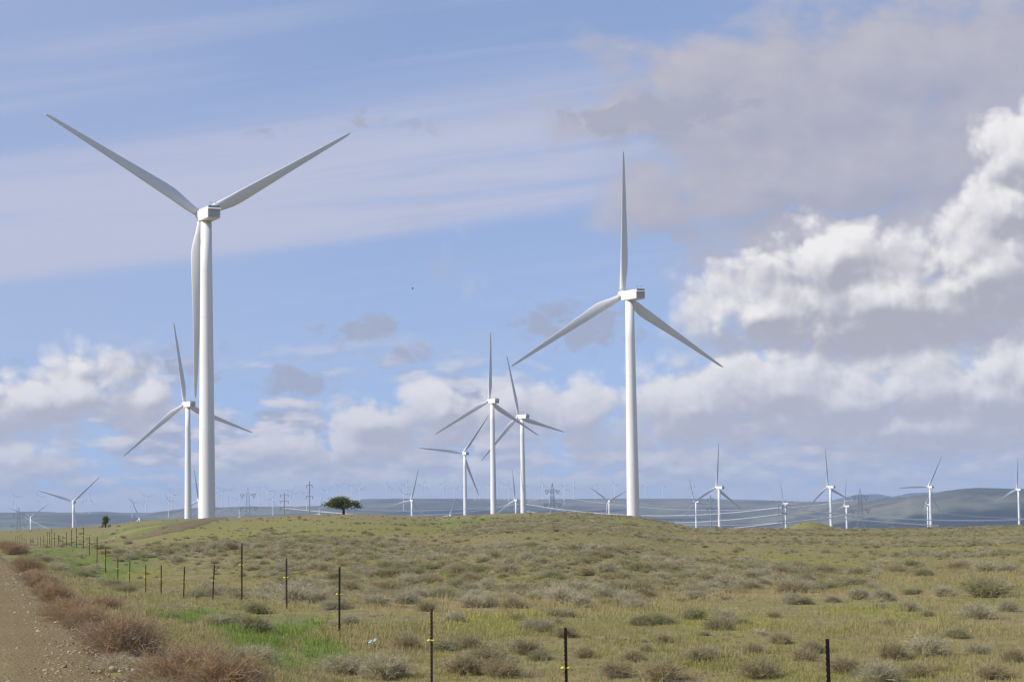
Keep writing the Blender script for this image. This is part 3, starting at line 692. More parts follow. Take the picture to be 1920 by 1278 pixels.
def pole(cpx, top, D, arms, lab, base=None):
    T_ = at(cpx, top, D); z = float(ground_z(T_[0], T_[1])); H_ = T_[2] - z
    root = empty('utility_pole', (T_[0], T_[1], z), math.radians(10)); tag(root, lab, 'utility pole', 'utility poles beyond the crest')
    b = bmesh.new(); tube(b, [(0, 0, -1), (0, 0, H_)], [.55, .34], 10); link('pole', bm_mesh('pole', b, M['galv']), root)
    att = []
    for (y, L) in arms:
        za = at(cpx, y, D)[2] - z
        b = bmesh.new(); bar(b, (-L, 0, za), (L, 0, za), .4)
        a = link('cross_arm', bm_mesh('cross_arm', b, M['galv']), root)
        for s in (-1, 1):
            b = bmesh.new(); tube(b, [(s * L * .95, 0, za - .2), (s * L * .95, 0, za - 2.2)], [.22, .22], 6); link('insulator', bm_mesh('insulator', b, M['insul']), a)
            att.append(Vector((T_[0] + s * L * .9, T_[1], z + za - 2.2)))
    return att
PO = {580: pole(580, 902, 1700, [(909, 2.2), (930, 2.6)], 'tall thin utility pole beside the lone spreading tree'),
      533: pole(533, 923, 2000, [(927, 3.6), (939, 3.8), (951, 3.4)], 'utility pole with three short cross arms beside the lattice pylon'),
      980: pole(981, 936, 1750, [(941, 3.0), (955, 3.0)], 'utility pole almost hidden behind the shorter turbine of the pair on the knoll'),
      1332: pole(1332, 928, 1900, [(934, 2.6), (953, 2.8)], 'grey utility pole standing between two valley turbines'),
      1470: pole(1466.5, 941, 1600, [(948, 2.8), (961, 2.8), (976, 2.8)], 'dark utility pole against a small turbine tower at the green mound')}
def wire_bundle(name, a, b_, sag, lab, group, rad=.055, sub=4, sp=.20):
    bm = bmesh.new(); a, b_ = Vector(a), Vector(b_)
    for k in range(sub):
        ox = Vector((0, 0, (k - (sub - 1) / 2) * sp))
        pts = [a.lerp(b_, s / 26) + ox - Vector((0, 0, sag * 4 * (s / 26) * (1 - s / 26))) for s in range(27)]
        tube(bm, pts, [rad] * 27, 4)
    tag(link(name, bm_mesh(name, bm, M['wire'])), lab, 'wire', group)
def px3(x, y, d): return at(x, y, d)
wb = [((575, 946, 1700), (981, 943.5, 1750), (790, 957), 'upper wire bundle sagging from the tall pole past the lone tree to the knoll', 4),
      ((533, 952, 2000), (700, 966, 1850), (610, 957), 'lower wire bundle running from the three-armed pole down behind the crest', 3),
      ((981, 943.5, 1750), (1466, 950, 1600), (1230, 966), 'bright wire bundle sagging from the knoll across the second largest tower to the mound', 5),
      ((981, 957, 1750), (1466, 962.5, 1600), (1240, 979.5), 'lower bright wire bundle sagging from the knoll to the pole on the mound', 5),
      ((1250, 1000, 1680), (1466, 979, 1600), (1360, 991), 'lowest wire bundle climbing to the pole on the green mound', 5),
      ((1466, 950, 1600), (2000, 968, 1700), (1780, 975.5), 'bright wire bundle sagging from the mound pole in front of the green hill', 5),
      ((1466, 962.5, 1600), (1760, 985, 1650), (1610, 974), 'lower wire bundle descending from the mound pole behind the right crest', 5),
      ((1466, 979, 1600), (1640, 1000, 1650), (1550, 991), 'lowest wire bundle descending behind the small green mound', 4)]
for (a, b_, mid, lab, sub) in wb:
    A, B = Vector(px3(*a)), Vector(px3(*b_)); s = (mid[0] - a[0]) / (b_[0] - a[0]); s = min(max(s, .2), .8)
    C = A.lerp(B, s); zc = px3(mid[0], mid[1], C.y)[2]
    wire_bundle('power_wire', A, B, max((C.z - zc) / (4 * s * (1 - s)), .5), lab, 'power wires in the valley', sub=sub if a[0] > 1400 else 3, rad=.05 if a[0] < 1400 else .085)
for i, j, k, sg, lab in ((1, 2, 0, 14, 'thin pale wire between the two valley pylons, outer arm'), (1, 2, 2, 16, 'thin pale wire between the two valley pylons, lower arm'),
                     (0, 1, 1, 22, 'thin pale wire between the crest pylon and the knoll pylon')):
    wire_bundle('power_wire', PY[i][k], PY[j][k], sg, lab, 'power wires in the valley', .06, 2, .3)
wire_bundle('power_wire', PY[2][1], px3(2010, 966, 2500), 9, 'thin pale wire running from the valley pylon across the green hill', 'power wires in the valley', .06, 3, .3)
wire_bundle('power_wire', PY[3][1], PY[0][0], 40, 'thin pale wire low across the hills beyond the fence end', 'power wires in the valley', .05, 2, .3)

# ------------------------------------------------------------------ plants
def ribbons(P, Wd, side=None):
    """P (n,k,3) points of n ribbons, Wd (n,k) widths -> verts, quads"""
    n, k, _ = P.shape
    d = P[:, -1] - P[:, 0]
    if side is None: side = rng.normal(size=(n, 3))
    s = np.cross(d, side); s /= np.linalg.norm(s, axis=1)[:, None] + 1e-9
    L = P - s[:, None, :] * Wd[:, :, None] / 2; Rr = P + s[:, None, :] * Wd[:, :, None] / 2
    V = np.stack([L, Rr], 2).reshape(-1, 3)
    base = np.arange(n)[:, None] * k * 2 + np.arange(k - 1)[None, :] * 2
    Fq = np.stack([base, base + 1, base + 3, base + 2], -1).reshape(-1, 4)
    return V, Fq
def join(parts):
    V = []; Fc = []; o = 0
    for v, f in parts: V.append(v); Fc.append(f + o); o += len(v)
    return np.vstack(V), np.vstack(Fc)
def dome_twigs(n, hgt, spread, width, kids, seed, curl=.25, upright=.6, kid_len=.3):
    r = np.random.default_rng(seed)
    az = r.random(n) * 2 * np.pi; el = np.arcsin(np.clip(r.random(n) ** upright, .03, 1))
    L = (0.72 + .38 * r.random(n)) * (1 + .22 * np.sin(az * 2 + seed) + .14 * np.sin(az * 5 + seed * 2))
    base = np.stack([r.normal(0, .16, n), r.normal(0, .16, n), np.zeros(n) - .03], -1)
    tip = base * 1.5 + np.stack([np.cos(az) * np.cos(el) * L * spread, np.sin(az) * np.cos(el) * L * spread, np.sin(el) * L * hgt + .03], -1)
    mid = (base + tip) / 2 + r.normal(0, curl * .25, (n, 3)) + np.array([0, 0, .10])
    q1 = base * .3 + mid * .7; q2 = mid * .45 + tip * .55
    P = np.stack([base, q1, q2, tip], 1); Wd = np.outer(.8 + .5 * r.random(n), [1.6, 1.2, .9, .35]) * width
    parts = [ribbons(P, Wd)]
    for k in range(kids):
        s = .35 + .62 * r.random(n); j = np.minimum((s * 3).astype(int), 2); f = s * 3 - j
        st = P[np.arange(n), j] * (1 - f)[:, None] + P[np.arange(n), j + 1] * f[:, None]
        d = (tip - base) * .5 + r.normal(0, .5, (n, 3)) + np.array([0, 0, .25]); d /= np.linalg.norm(d, axis=1)[:, None]
        e = st + d * (kid_len * (.5 + .8 * r.random(n)))[:, None] * np.array([spread, spread, hgt])
        m_ = (st + e) / 2 + r.normal(0, .025, (n, 3))
        parts.append(ribbons(np.stack([st, m_, e], 1), np.outer(.7 + .5 * r.random(n), [.9, .8, .3]) * width))
    V, Fq = join(parts); V[:, 2] = np.maximum(V[:, 2], -.05)
    return V, Fq
def mixed_mesh(name, V, Fq, mat): return mesh(name, V, Fq, mat)
SAGE = {}
for kind, mat in (('grey', 'sage_grey'), ('brown', 'sage_brown'), ('green', 'sage_green')):
    SAGE[kind] = [mixed_mesh('sage_' + kind, *dome_twigs(430, .70 if kind != 'green' else .62, .95, .0135, 8, 11 * i + len(kind), .35, .55, .26), M[mat]) for i in range(4)]
BUSH = [mixed_mesh('tumbleweed', *dome_twigs(1000, .72, 1.0, .0065, 9, 50 + i, .5, .6, .24), M['russet']) for i in range(3)]
GREYB = [mixed_mesh('sagebrush', *dome_twigs(560, .64, 1.0, .009, 6, 80 + i, .45, .7, .26), M['sage_grey']) for i in range(2)]

def place(name, me, x, y, r, h=1.0, rz=None, lab=None, cat=None, group=None):
    o = link(name, me); z = float(ground_z(x, y))
    o.location = (x, y, z - .01); o.rotation_euler = (random.uniform(-.1, .1), random.uniform(-.1, .1), random.uniform(0, 6.28) if rz is None else rz)
    o.scale = (r, r * random.uniform(.85, 1.1), r * h); tag(o, lab, cat, group); return o
# russet tumbleweed bank along the road edge (base pixel, half width in pixels)
TW = [(238, 1228, 78, 1.0), (195, 1215, 50, .95), (345, 1292, 80, 1.05), (420, 1300, 75, 1.05), (290, 1284, 55, .9), (210, 1256, 44, .7), (140, 1170, 52, 1.0), (118, 1158, 38, .95), (160, 1180, 50, .9), (104, 1130, 38, 1.0),
      (86, 1118, 30, .95), (76, 1104, 34, .95), (62, 1090, 26, .9), (52, 1072, 28, 1.0), (40, 1060, 18, .9), (30, 1040, 22, 1.0), (14, 1030, 18, 1.0), (22, 1034, 14, .9), (196, 1142, 36, .7), (175, 1195, 36, .8)]
for i, (x, y, hw, h) in enumerate(TW):
    p = hit(x, y); place('tumbleweed_bush', BUSH[i % 3], p[0], p[1], hw * p[1] / F * 1.02, h * 1.25, lab='russet brown dead tumbleweed bush heaped along the gravel road edge', cat='bush', group='tumbleweed bushes along the road')
for i, (x, y, hw) in enumerate([(226, 1258, 42), (475, 1240, 42), (300, 1296, 40), (455, 1235, 30)]):
    p = hit(x, y); place('grey_bush', GREYB[i % 2], p[0], p[1], hw * p[1] / F * 1.1, 1.0, lab='grey leafless bush among the russet tumbleweeds by the road', cat='bush', group='grey bushes by the road')
# sagebrush: named clumps read from the photograph, then random ones by the same density rule
LAB = {'grey': ('ash grey bare sagebrush shrub standing in the open prairie', 'grey sagebrush shrubs'), 'brown': ('warm brown rounded sagebrush shrub standing in the open prairie', 'brown sagebrush shrubs'),
       'green': ('dull green sagebrush shrub standing in the open prairie', 'green sagebrush shrubs')}
clumps = [(1008, 1182, 30, 'grey'), (1022, 1186, 22, 'green'), (1040, 1172, 16, 'brown'), (1063, 1156, 16, 'grey'), (1200, 1172, 24, 'green'), (1232, 1170, 22, 'green'), (1255, 1168, 14, 'brown'), (1192, 1140, 20, 'grey'), (1145, 1138, 20, 'green'),
          (1245, 1206, 16, 'brown'), (1362, 1162, 20, 'grey'), (1300, 1160, 24, 'green'), (1390, 1170, 16, 'green'), (1345, 1182, 22, 'brown'), (985, 1226, 32, 'brown'), (1010, 1238, 22, 'green'), (1095, 1232, 20, 'brown'), (1185, 1240, 24, 'brown'), (1210, 1222, 14, 'brown'),
          (1672, 1236, 30, 'brown'), (1738, 1230, 36, 'grey'), (1508, 1240, 24, 'brown'), (1524, 1222, 24, 'brown'), (1462, 1206, 22, 'brown'), (1410, 1222, 20, 'brown'), (1665, 1176, 18, 'brown'), (1700, 1146, 20, 'grey'), (1740, 1156, 14, 'brown'), (1832, 1160, 34, 'grey'), (1890, 1146, 22, 'grey'),
          (1450, 1158, 12, 'brown'), (1486, 1132, 22, 'grey'), (1508, 1132, 18, 'green'), (1560, 1128, 16, 'grey'), (1610, 1124, 24, 'grey'), (1655, 1126, 26, 'grey'), (1850, 1120, 40, 'green'), (1770, 1118, 22, 'grey'), (1636, 1106, 16, 'grey'), (1835, 1226, 24, 'grey'), (1790, 1196, 22, 'green'), (1900, 1240, 26, 'brown'),
          (555, 1132, 34, 'grey'), (595, 1130, 24, 'grey'), (630, 1140, 24, 'brown'), (655, 1170, 22, 'grey'), (628, 1172, 14, 'grey'), (700, 1135, 26, 'grey'), (760, 1132, 24, 'grey'), (800, 1146, 18, 'brown'), (880, 1138, 26, 'grey'), (915, 1136, 22, 'grey'), (962, 1140, 24, 'brown'), (1090, 1138, 22, 'grey'),
          (835, 1220, 26, 'green'), (880, 1214, 24, 'brown'), (868, 1262, 40, 'brown'), (760, 1216, 26, 'brown'), (720, 1272, 46, 'grey'), (640, 1262, 36, 'grey'), (900, 1262, 30, 'brown'), (940, 1270, 34, 'brown'), (430, 1172, 26, 'green'), (470, 1184, 30, 'green'), (405, 1172, 22, 'grey'), (480, 1150, 22, 'green'), (395, 1172, 16, 'brown'),
          (355, 1168, 10, 'green'), (325, 1160, 14, 'brown'), (375, 1196, 10, 'green'), (1155, 1270, 30, 'brown'), (1240, 1275, 40, 'brown'), (1310, 1240, 30, 'brown'), (1330, 1232, 20, 'grey'), (1420, 1270, 34, 'brown'), (1580, 1262, 36, 'brown'), (1720, 1270, 30, 'brown'), (1860, 1272, 32, 'brown'), (1650, 1280, 40, 'grey'),
          (785, 1028, 10, 'brown'), (700, 1022, 10, 'brown'), (400, 1032, 16, 'grey'), (430, 1030, 14, 'brown'), (330, 1055, 14, 'grey'), (1270, 1060, 10, 'brown'), (182, 1058, 4, 'grey'), (240, 1020, 10, 'grey')]
cand = []
for (x, y, hw, kd) in clumps:
    p = hit(x, y); cand.append((p[0], p[1], hw * p[1] / F, kd, 1e9))
# density rule
def shrub_density(X, Y):
    c = CX + F * X / Y; t = road_t(X, Y)
    lim = np.interp(c, [-200, 0, 250, 400, 640, 900, 1020, 1100, 2200], [150, 150, 170, 185, 205, 260, 330, 900, 900])
    d = 1.5 * sstep(55, 62, Y) + 0.16 * (1 - sstep(55, 62, Y)) + 0.25 * (1 - sstep(0, 5, np.abs(Y - 61)))
    d = d * (0.10 + 1.9 * sstep(.42, .68, vnoise(X / 9 + 40, Y / 20 + 11)))
    d = d * (1 - .55 * sstep(240, 330, Y)) * np.where((c > 1425) & (c < 1610) & (Y > 400), .03, 1)
    d = np.where(Y > lim, d * .07, d)
    d = np.where(t < 6, d * .25 * (t > 1.2), d)
    return d
def scatter(n, y0, y1, margin=500):
    u = rng.random(n); Y = np.sqrt(y0 ** 2 + u * (y1 ** 2 - y0 ** 2)); c_ = rng.uniform(-margin, 1920 + margin, n)
    return (c_ - CX) / F * Y, Y
area = (1920 + 1000) / F * (460 ** 2 - 20 ** 2) / 2
n = int(area * 3.0); X, Y = scatter(n, 20, 460)
keep = rng.random(n) * 3.0 < shrub_density(X, Y); X, Y = X[keep], Y[keep]
rad = np.clip(rng.lognormal(math.log(.13), .62, len(X)), .045, .46)
near_fence = [(c_[0], c_[1], c_[2]) for c_ in cand]
kinds = rng.choice(['grey', 'brown', 'green'], len(X), p=[.44, .26, .30])
for x, y, r, kd in zip(X, Y, rad, kinds): cand.append((x, y, r, kd, 0))
# largest in view become things of their own, the rest one mass
inview = lambda a: -30 < CX + F * a[0] / a[1] < 1950
cand.sort(key=lambda a: -(a[4] + (a[2] / a[1] if inview(a) else -1)))
single, rest = cand[:285], cand[285:]
for i, (x, y, r, kd, _) in enumerate(single):
    place('sagebrush_shrub', SAGE[kd][i % 4], x, y, r * 1.12, random.uniform(1.0, 1.35) if _ else random.uniform(.85, 1.2), lab=LAB[kd][0], cat='shrub', group=LAB[kd][1])

def instancer(name, P, ROT_, SCL, VID, meshes, lab, cat):
    """one 'stuff' object: geometry nodes put a variant on every point"""
    src = bpy.data.collections.new(name + '_variants')
    for i, me_ in enumerate(meshes):
        o = bpy.data.objects.new('%s_variant_%02d' % (name, i), me_); src.objects.link(o)
    me_ = bpy.data.meshes.new(name); me_.vertices.add(len(P)); me_.vertices.foreach_set('co', np.asarray(P, np.float32).ravel())
    for nm, ty, dat in (('rot', 'FLOAT_VECTOR', ROT_), ('scl', 'FLOAT_VECTOR', SCL)):
        a = me_.attributes.new(nm, ty, 'POINT'); a.data.foreach_set('vector', np.asarray(dat, np.float32).ravel())
    a = me_.attributes.new('vid', 'INT', 'POINT'); a.data.foreach_set('value', np.asarray(VID, np.int32))
    o = link(name, me_); tag(o, lab, cat, kind='stuff')
    g_ = bpy.data.node_groups.new(name + '_nodes', 'GeometryNodeTree')
    g_.interface.new_socket('Geometry', in_out='INPUT', socket_type='NodeSocketGeometry'); g_.interface.new_socket('Geometry', in_out='OUTPUT', socket_type='NodeSocketGeometry')
    nn = g_.nodes; L = g_.links.new
    gi, go_, ip, ci, er = nn.new('NodeGroupInput'), nn.new('NodeGroupOutput'), nn.new('GeometryNodeInstanceOnPoints'), nn.new('GeometryNodeCollectionInfo'), nn.new('FunctionNodeEulerToRotation')
    ci.inputs['Collection'].default_value = src; ci.inputs['Separate Children'].default_value = True; ci.inputs['Reset Children'].default_value = True
    ip.inputs['Pick Instance'].default_value = True
    def attr(nm, ty):
        a_ = nn.new('GeometryNodeInputNamedAttribute'); a_.data_type = ty; a_.inputs['Name'].default_value = nm; return a_.outputs['Attribute']
    L(gi.outputs[0], ip.inputs['Points']); L(ci.outputs[0], ip.inputs['Instance']); L(attr('vid', 'INT'), ip.inputs['Instance Index'])
    L(attr('rot', 'FLOAT_VECTOR'), er.inputs[0]); L(er.outputs[0], ip.inputs['Rotation']); L(attr('scl', 'FLOAT_VECTOR'), ip.inputs['Scale']); L(ip.outputs[0], go_.inputs[0])
    md = o.modifiers.new('scatter', 'NODES'); md.node_group = g_
    return o
def zrot(n, tilt=.1): return np.stack([rng.normal(0, tilt, n), rng.normal(0, tilt, n), rng.random(n) * 6.283], -1)
A = np.array([(a[0], a[1], a[2]) for a in rest]); kk = {'grey': 0, 'brown': 1, 'green': 2}
n = len(A); vid = np.array([kk[a[3]] for a in rest]) * 4 + rng.integers(0, 4, n)
lowm_ = [mixed_mesh('low_scrub', *dome_twigs(150, .66 if k != 'green' else .58, .95, .030, 5, 200 + 7 * i, .35, .55, .28), M['sage_' + k]) for k in ('grey', 'brown', 'green') for i in range(4)]
S = A[:, 2:3] * np.stack([np.ones(n), rng.uniform(.8, 1.2, n), rng.uniform(.8, 1.15, n)], -1)
instancer('sagebrush_cover', np.stack([A[:, 0], A[:, 1], ground_z(A[:, 0], A[:, 1]) - .01], -1), zrot(n), S, vid, lowm_, 'mass of small sagebrush covering the prairie up to the crest', 'sagebrush')

# grass
def grass_mat(name, gain, dry):
    mt, T, out = material(name)
    g_ = T.n('ShaderNodeGroup'); g_.node_tree = tg
    oi = T.n('ShaderNodeObjectInfo').outputs['Random']
    col = T.mix(T.math('MULTIPLY', T.math('MULTIPLY', oi, dry), T.math('MULTIPLY_ADD', g_.outputs['Green'], -.85, 1.0)), g_.outputs['Color'], rgb(.30, .245, .14))
    col = T.mix(1.0, col, rgb(gain, gain, gain), 'MULTIPLY')
    d = T.n('ShaderNodeBsdfDiffuse'); T.put(d.inputs[0], col); t = T.n('ShaderNodeBsdfTranslucent'); T.put(t.inputs[0], col)
    mx = T.n('ShaderNodeMixShader'); mx.inputs[0].default_value = .28; T.put(mx.inputs[1], d.outputs[0]); T.put(mx.inputs[2], t.outputs[0]); T.put(out.inputs[0], mx.outputs[0])
    return mt
M['grass'] = grass_mat('grass_blade', 1.5, .42)
def tuft(n, hgt, spread, width, seed):
    r = np.random.default_rng(seed); az = r.random(n) * 6.283; ln = hgt * (.5 + .7 * r.random(n)); lean = spread * r.random(n)
    base = np.stack([r.normal(0, .05, n), r.normal(0, .05, n), np.full(n, -.01)], -1)
    d = np.stack([np.cos(az) * lean, np.sin(az) * lean, np.sqrt(np.maximum(1 - lean ** 2, .05))], -1)
    tip = base + d * ln[:, None] + np.stack([np.cos(az), np.sin(az), -np.ones(n) * .5], -1) * (ln * .22 * lean)[:, None]
    mid = base + d * ln[:, None] * .55
    return ribbons(np.stack([base, mid, tip], 1), np.outer(.8 + .5 * r.random(n), [1, .8, .15]) * width)
TUFT = [mesh('tuft', *tuft(26, .075, .9, .006, 300 + i), M['grass']) for i in range(5)] + [mesh('tuft', *tuft(14, .13, .6, .005, 320 + i), M['grass']) for i in range(3)]
def grass(name, y0, y1, dens, smin, smax, lab, mg=300):
    ar = (1920 + 2 * mg) / F * (y1 ** 2 - y0 ** 2) / 2; n = int(ar * dens); X, Y = scatter(n, y0, y1, mg)
    t = road_t(X, Y); k = (t > .55 + .3 * fbm(X, Y, 2)) | (t < -7.0)
    k &= rng.random(n) < (.45 + .75 * sstep(.3, .6, vnoise(X / 2.2 + 9, Y / 2.2)))
    k &= np.min(np.hypot(X[:, None] - tp[None, ::6, 0], Y[:, None] - tp[None, ::6, 1]), 1) > 4.5
    k &= Y < np.interp(CX + F * X / Y, [-200, 0, 250, 400, 640, 900, 1020, 1100, 2200], [150, 150, 170, 185, 205, 260, 330, 900, 900])
    X, Y = X[k], Y[k]; n = len(X)
    s = rng.uniform(smin, smax, n) * (.6 + .9 * vnoise(X / 3, Y / 3))
    S = np.stack([s, s, s * rng.uniform(.7, 1.1, n)], -1)
    instancer(name, np.stack([X, Y, ground_z(X, Y) - .005], -1), zrot(n, .15), S, rng.integers(0, 8, n), TUFT, lab, 'grass')
grass('grass_cover', 15, 46, 62, .7, 1.25, 'short mixed green and dry grass growing near the fence', 760)
grass('grass_cover', 46, 115, 13, 1.0, 1.6, 'short grass between the sagebrush across the middle of the prairie', 420)
grass('grass_cover', 115, 300, 1.6, 1.3, 2.0, 'sparse grass on the far part of the prairie and rise')

# lone tree and conifer
def tree(name, px, py, wpx, hpx, D, lab, shape, leaves, mat, seed):
    r = np.random.default_rng(seed); v = ray(px, py); X, Y = v[0] * D, D; z = float(ground_z(X, Y))
    Wm, Hm = wpx * D / F, hpx * D / F
    root = empty(name, (X, Y, z)); tag(root, lab, 'tree')
    b = bmesh.new(); tips = []
    if shape == 'spread':
        tube(b, [(0, 0, -.3), (.05, 0, .25 * Hm), (0, 0, .34 * Hm)], [.32, .24, .22], 8)
        for k in range(9):
            a = k * 2.4 + r.random(); L = Wm * (.2 + .22 * r.random()); e = Vector((math.cos(a) * L, math.sin(a) * L * .7, Hm * (.58 + .3 * r.random())))
            s = Vector((0, 0, Hm * .3)); md = s.lerp(e, .5) + Vector((0, 0, Hm * .04))
            tube(b, [s, md, e], [.17, .11, .04], 6); tips += [md, e]
    else:
        tube(b, [(0, 0, -.2), (0, 0, Hm * .5), (0, 0, Hm * .95)], [.12, .08, .02], 7)
    link('trunk', bm_mesh('trunk', b, M['bark'], True), root)
    P = []
    if shape == 'spread':
        nc_ = 34
        for k in range(nc_):
            a = r.random() * 6.283; q_ = math.sqrt(r.random()); x = math.cos(a) * q_ * Wm * .45; y = math.sin(a) * q_ * Wm * .30
            top = Hm * (.93 + .1 * r.random() - .42 * (abs(x) / (Wm * .5)) ** 1.7); bot = Hm * (.40 - .05 * (x / Wm))
            zc = bot + (top - bot) * (.12 + .84 * r.random()); s = (.22 + .30 * r.random()) * Hm * .33
            P.append(r.normal(0, 1, (leaves // nc_, 3)) * np.array([s * 1.25, s * 1.1, s * .55]) + np.array([x - .25 * (zc - bot), y, zc]))
    else:
        nc_ = 22
        for k in range(nc_):
            zc = Hm * (.12 + .85 * r.random()); rr_ = Wm * .5 * (1 - zc / Hm * .8) * math.sqrt(r.random()); a = r.random() * 6.283; s = Wm * .13
            P.append(r.normal(0, 1, (leaves // nc_, 3)) * s + np.array([math.cos(a) * rr_, math.sin(a) * rr_, zc]))
    P = np.vstack(P); P[:, 2] = np.maximum(P[:, 2], .05); n = len(P)
    d = r.normal(0, 1, (n, 3)); d /= np.linalg.norm(d, axis=1)[:, None]; L = Hm * (.045 + .035 * r.random(n))
    V, Fq = ribbons(np.stack([P - d * L[:, None] * .5, P + d * L[:, None] * .5], 1), np.stack([L * .75, L * .5], 1))
    link('crown', mesh('crown', V, Fq, mat), root)
tree('spreading_tree', 644, 963, 64, 30, 480, 'lone dark green spreading tree with a short forked trunk on the rise', 'spread', 5600, M['tree_leaf'], 4)
tree('young_conifer', 198, 990, 15, 19, 430, 'small dark conifer on the slope beyond the fence', 'cone', 1800, M['tree_leaf'], 6)

# ------------------------------------------------------------------ fence
b = bmesh.new(); Hp = 1.3
prof = [(-.018, 0), (.018, 0), (.018, .006), (.004, .006), (.004, .036), (-.004, .036), (-.004, .006), (-.018, .006)]
lo = [b.verts.new((x, y, -.25)) for x, y in prof]; hi = [b.verts.new((x, y, Hp)) for x, y in prof]
for i in range(8): b.faces.new((lo[i], lo[(i + 1) % 8], hi[(i + 1) % 8], hi[i]))
b.faces.new(hi); b.faces.new(lo[::-1]); bmesh.ops.recalc_face_normals(b, faces=b.faces[:])
for k in range(22): bbox(b, -.0245, -.0175, -.008, .004, .06 + k * .055, .082 + k * .055)
post_me = bm_mesh('post', b, M['post'])
b = bmesh.new()
for (x, r_, sq) in ((-.042, .021, 1.0), (.032, .017, .8)):
    mt_ = Matrix.Translation((x, -.006, 0)) @ Matrix.Diagonal((1.25, 1, sq, 1)); bmesh.ops.create_icosphere(b, subdivisions=2, radius=r_, matrix=mt_)
bbox(b, -.045, .035, .0, .012, -.011, .011); bbox(b, -.075, -.045, -.012, .0, -.006, .006)
ins_me = bm_mesh('insulator', b, M['yellow'], True)
POSTS = [(1554, 21.6, 1197), (1061, 29.2, 1176), (808, 36.4, 1140), (635.5, 43.2, 1062), (537, 50, 1046), (453, 57, 1018), (398, 65, 1058), (344, 73, 1062), (302, 81, 1059), (273, 89, 1058), (243, 97, 1052), (221, 105, 1044), (198, 113, 1026), (182, 121, 1005),
         (168, 129, 1006), (157, 137, 988), (143.5, 145, 989), (134.5, 153, 992), (124.5, 161, 997), (118, 169, 1005), (109.5, 177, 1002), (102.5, 185, 997), (97, 193, 991), (93, 200, 996), (89, 207, 996), (82, 215, 1003), (76, 223, 1008), (71, 231, 1013), (62, 239, 1015), (57, 247, 1014), (49, 255, 1010), (45, 263, 1008), (41, 271, 1005), (37, 279, 1004), (33, 287, 1003), (29, 295, 1005), (25, 303, 1010)]
wp = []
FENCE_TILT = {398: .055, 344: .03, 168: -.02, 243: .01, 1061: -.004}
for i, (x, y, top) in enumerate(POSTS):
    X = (x - CX) / F * y - 0.0133 * (0 if i > 2 else 0)
    Tp = at(x, top, y); Bx = Tp[0]
    z = float(ground_z(Bx, y)); hh = min(max(Tp[2] - z, .85), 1.55)
    root = empty('fence_post', (Bx, y, z), random.uniform(-.3, .3)); root.rotation_euler[1] = FENCE_TILT.get(int(x), random.uniform(-.012, .012))
    tag(root, {5: 'tallest dark steel fence post, rising well above its neighbours in the roadside fence', 6: 'dark steel fence post leaning to one side, next to the tallest post'}.get(i, 'upright dark steel fence post of common height with a yellow insulator in the roadside fence'), 'fence post', 'steel posts of the roadside fence')
    p = link('post', post_me, root); p.scale = (1, 1, hh / Hp)
    iz = hh * random.uniform(.57, .63); link('insulator', ins_me, root, (0, 0, iz)); wp.append(Vector((Bx - .055, y - .01, z + iz)))
b = bmesh.new()
path = [wp[0] + (wp[0] - wp[1]) * 1.0] + wp
for a, c_ in zip(path, path[1:]): tube(b, [a.lerp(c_, s / 6) - Vector((0, 0, .10 * (s / 6) * (1 - s / 6))) for s in range(7)], [.0014] * 7, 4, cap=False)
tag(link('fence_wire', bm_mesh('fence_wire', b, M['fwire'])), 'single thin wire strung through the yellow insulators of the fence', 'wire')

# ------------------------------------------------------------------ stones, litter, bird
def stone_mesh(seed):
    b = bmesh.new(); bmesh.ops.create_icosphere(b, subdivisions=2, radius=1); r = np.random.default_rng(seed); k = r.normal(0, 1, (3, 3))
    for v in b.verts:
        d = v.co.normalized(); f = 1 + .16 * math.sin(2.3 * d.dot(Vector(k[0])) + seed) + .12 * math.sin(3.7 * d.dot(Vector(k[1])))
        v.co = Vector((d.x * f * 1.2, d.y * f * .9, d.z * f * .62))
    return bm_mesh('stone', b, M['stone'])
ST = [stone_mesh(i) for i in range(5)]
for i, (x, y, r_) in enumerate([(142, 1231, 3.5), (181, 1236, 3.2), (187, 1243, 3), (230, 1241, 4), (221, 1240, 2.5), (250, 1269, 6.5), (208, 1243, 2.5), (128, 1232, 2.5), (92, 1252, 2.4), (207, 1258, 2.6), (98, 1264, 2.5), (137, 1232, 2.2), (176, 1232, 2.2), (241, 1254, 2.4), (118, 1168, 2.4), (88, 1142, 2.6), (50, 1117, 2.2), (44, 1121, 2), (78, 1149, 2), (52, 1108, 2), (18, 1082, 2), (30, 1096, 1.8), (182, 1060, 3.2)]):
    p = hit(x, y); r = r_ * p[1] / F
    o = link('stone', ST[i % 5]); o.location = (p[0], p[1], float(ground_z(p[0], p[1])) + r * .35 + (.055 if road_t(p[0], p[1]) < 0 else .0)); o.scale = (r * random.uniform(.9, 1.3), r, r * random.uniform(.8, 1.1)); o.rotation_euler = (random.uniform(-.3, .3), random.uniform(-.3, .3), random.uniform(0, 6))
    if i == 22:
        o.data = o.data.copy(); o.data.materials[0] = M['rock']; tag(o, 'grey rock lying at the foot of a fence post', 'stone')
    else: tag(o, 'pale loose stone on the gravel shoulder of the road', 'stone', 'loose stones on the road shoulder')
n = 9000; Y = 17 + 75 * rng.random(n) ** 1.6; t = np.where(rng.random(n) < .55, rng.normal(-.3, .75, n), -rng.random(n) * 6.4)
X = EDGE_X + SLOPE * Y + t * RN; k = t < 1.3; X, Y = X[k], Y[k]; n = len(X)
s = np.clip(rng.lognormal(math.log(.011), .5, n), .006, .04)
PEB = [mesh('pebble', [v.co[:] for v in me_.vertices], [p.vertices[:] for p in me_.polygons], None) for me_ in ST[:0]]
M['pebble'] = leafy('pebble', (.20, .155, .105), (.46, .39, .29), None, 0.0)
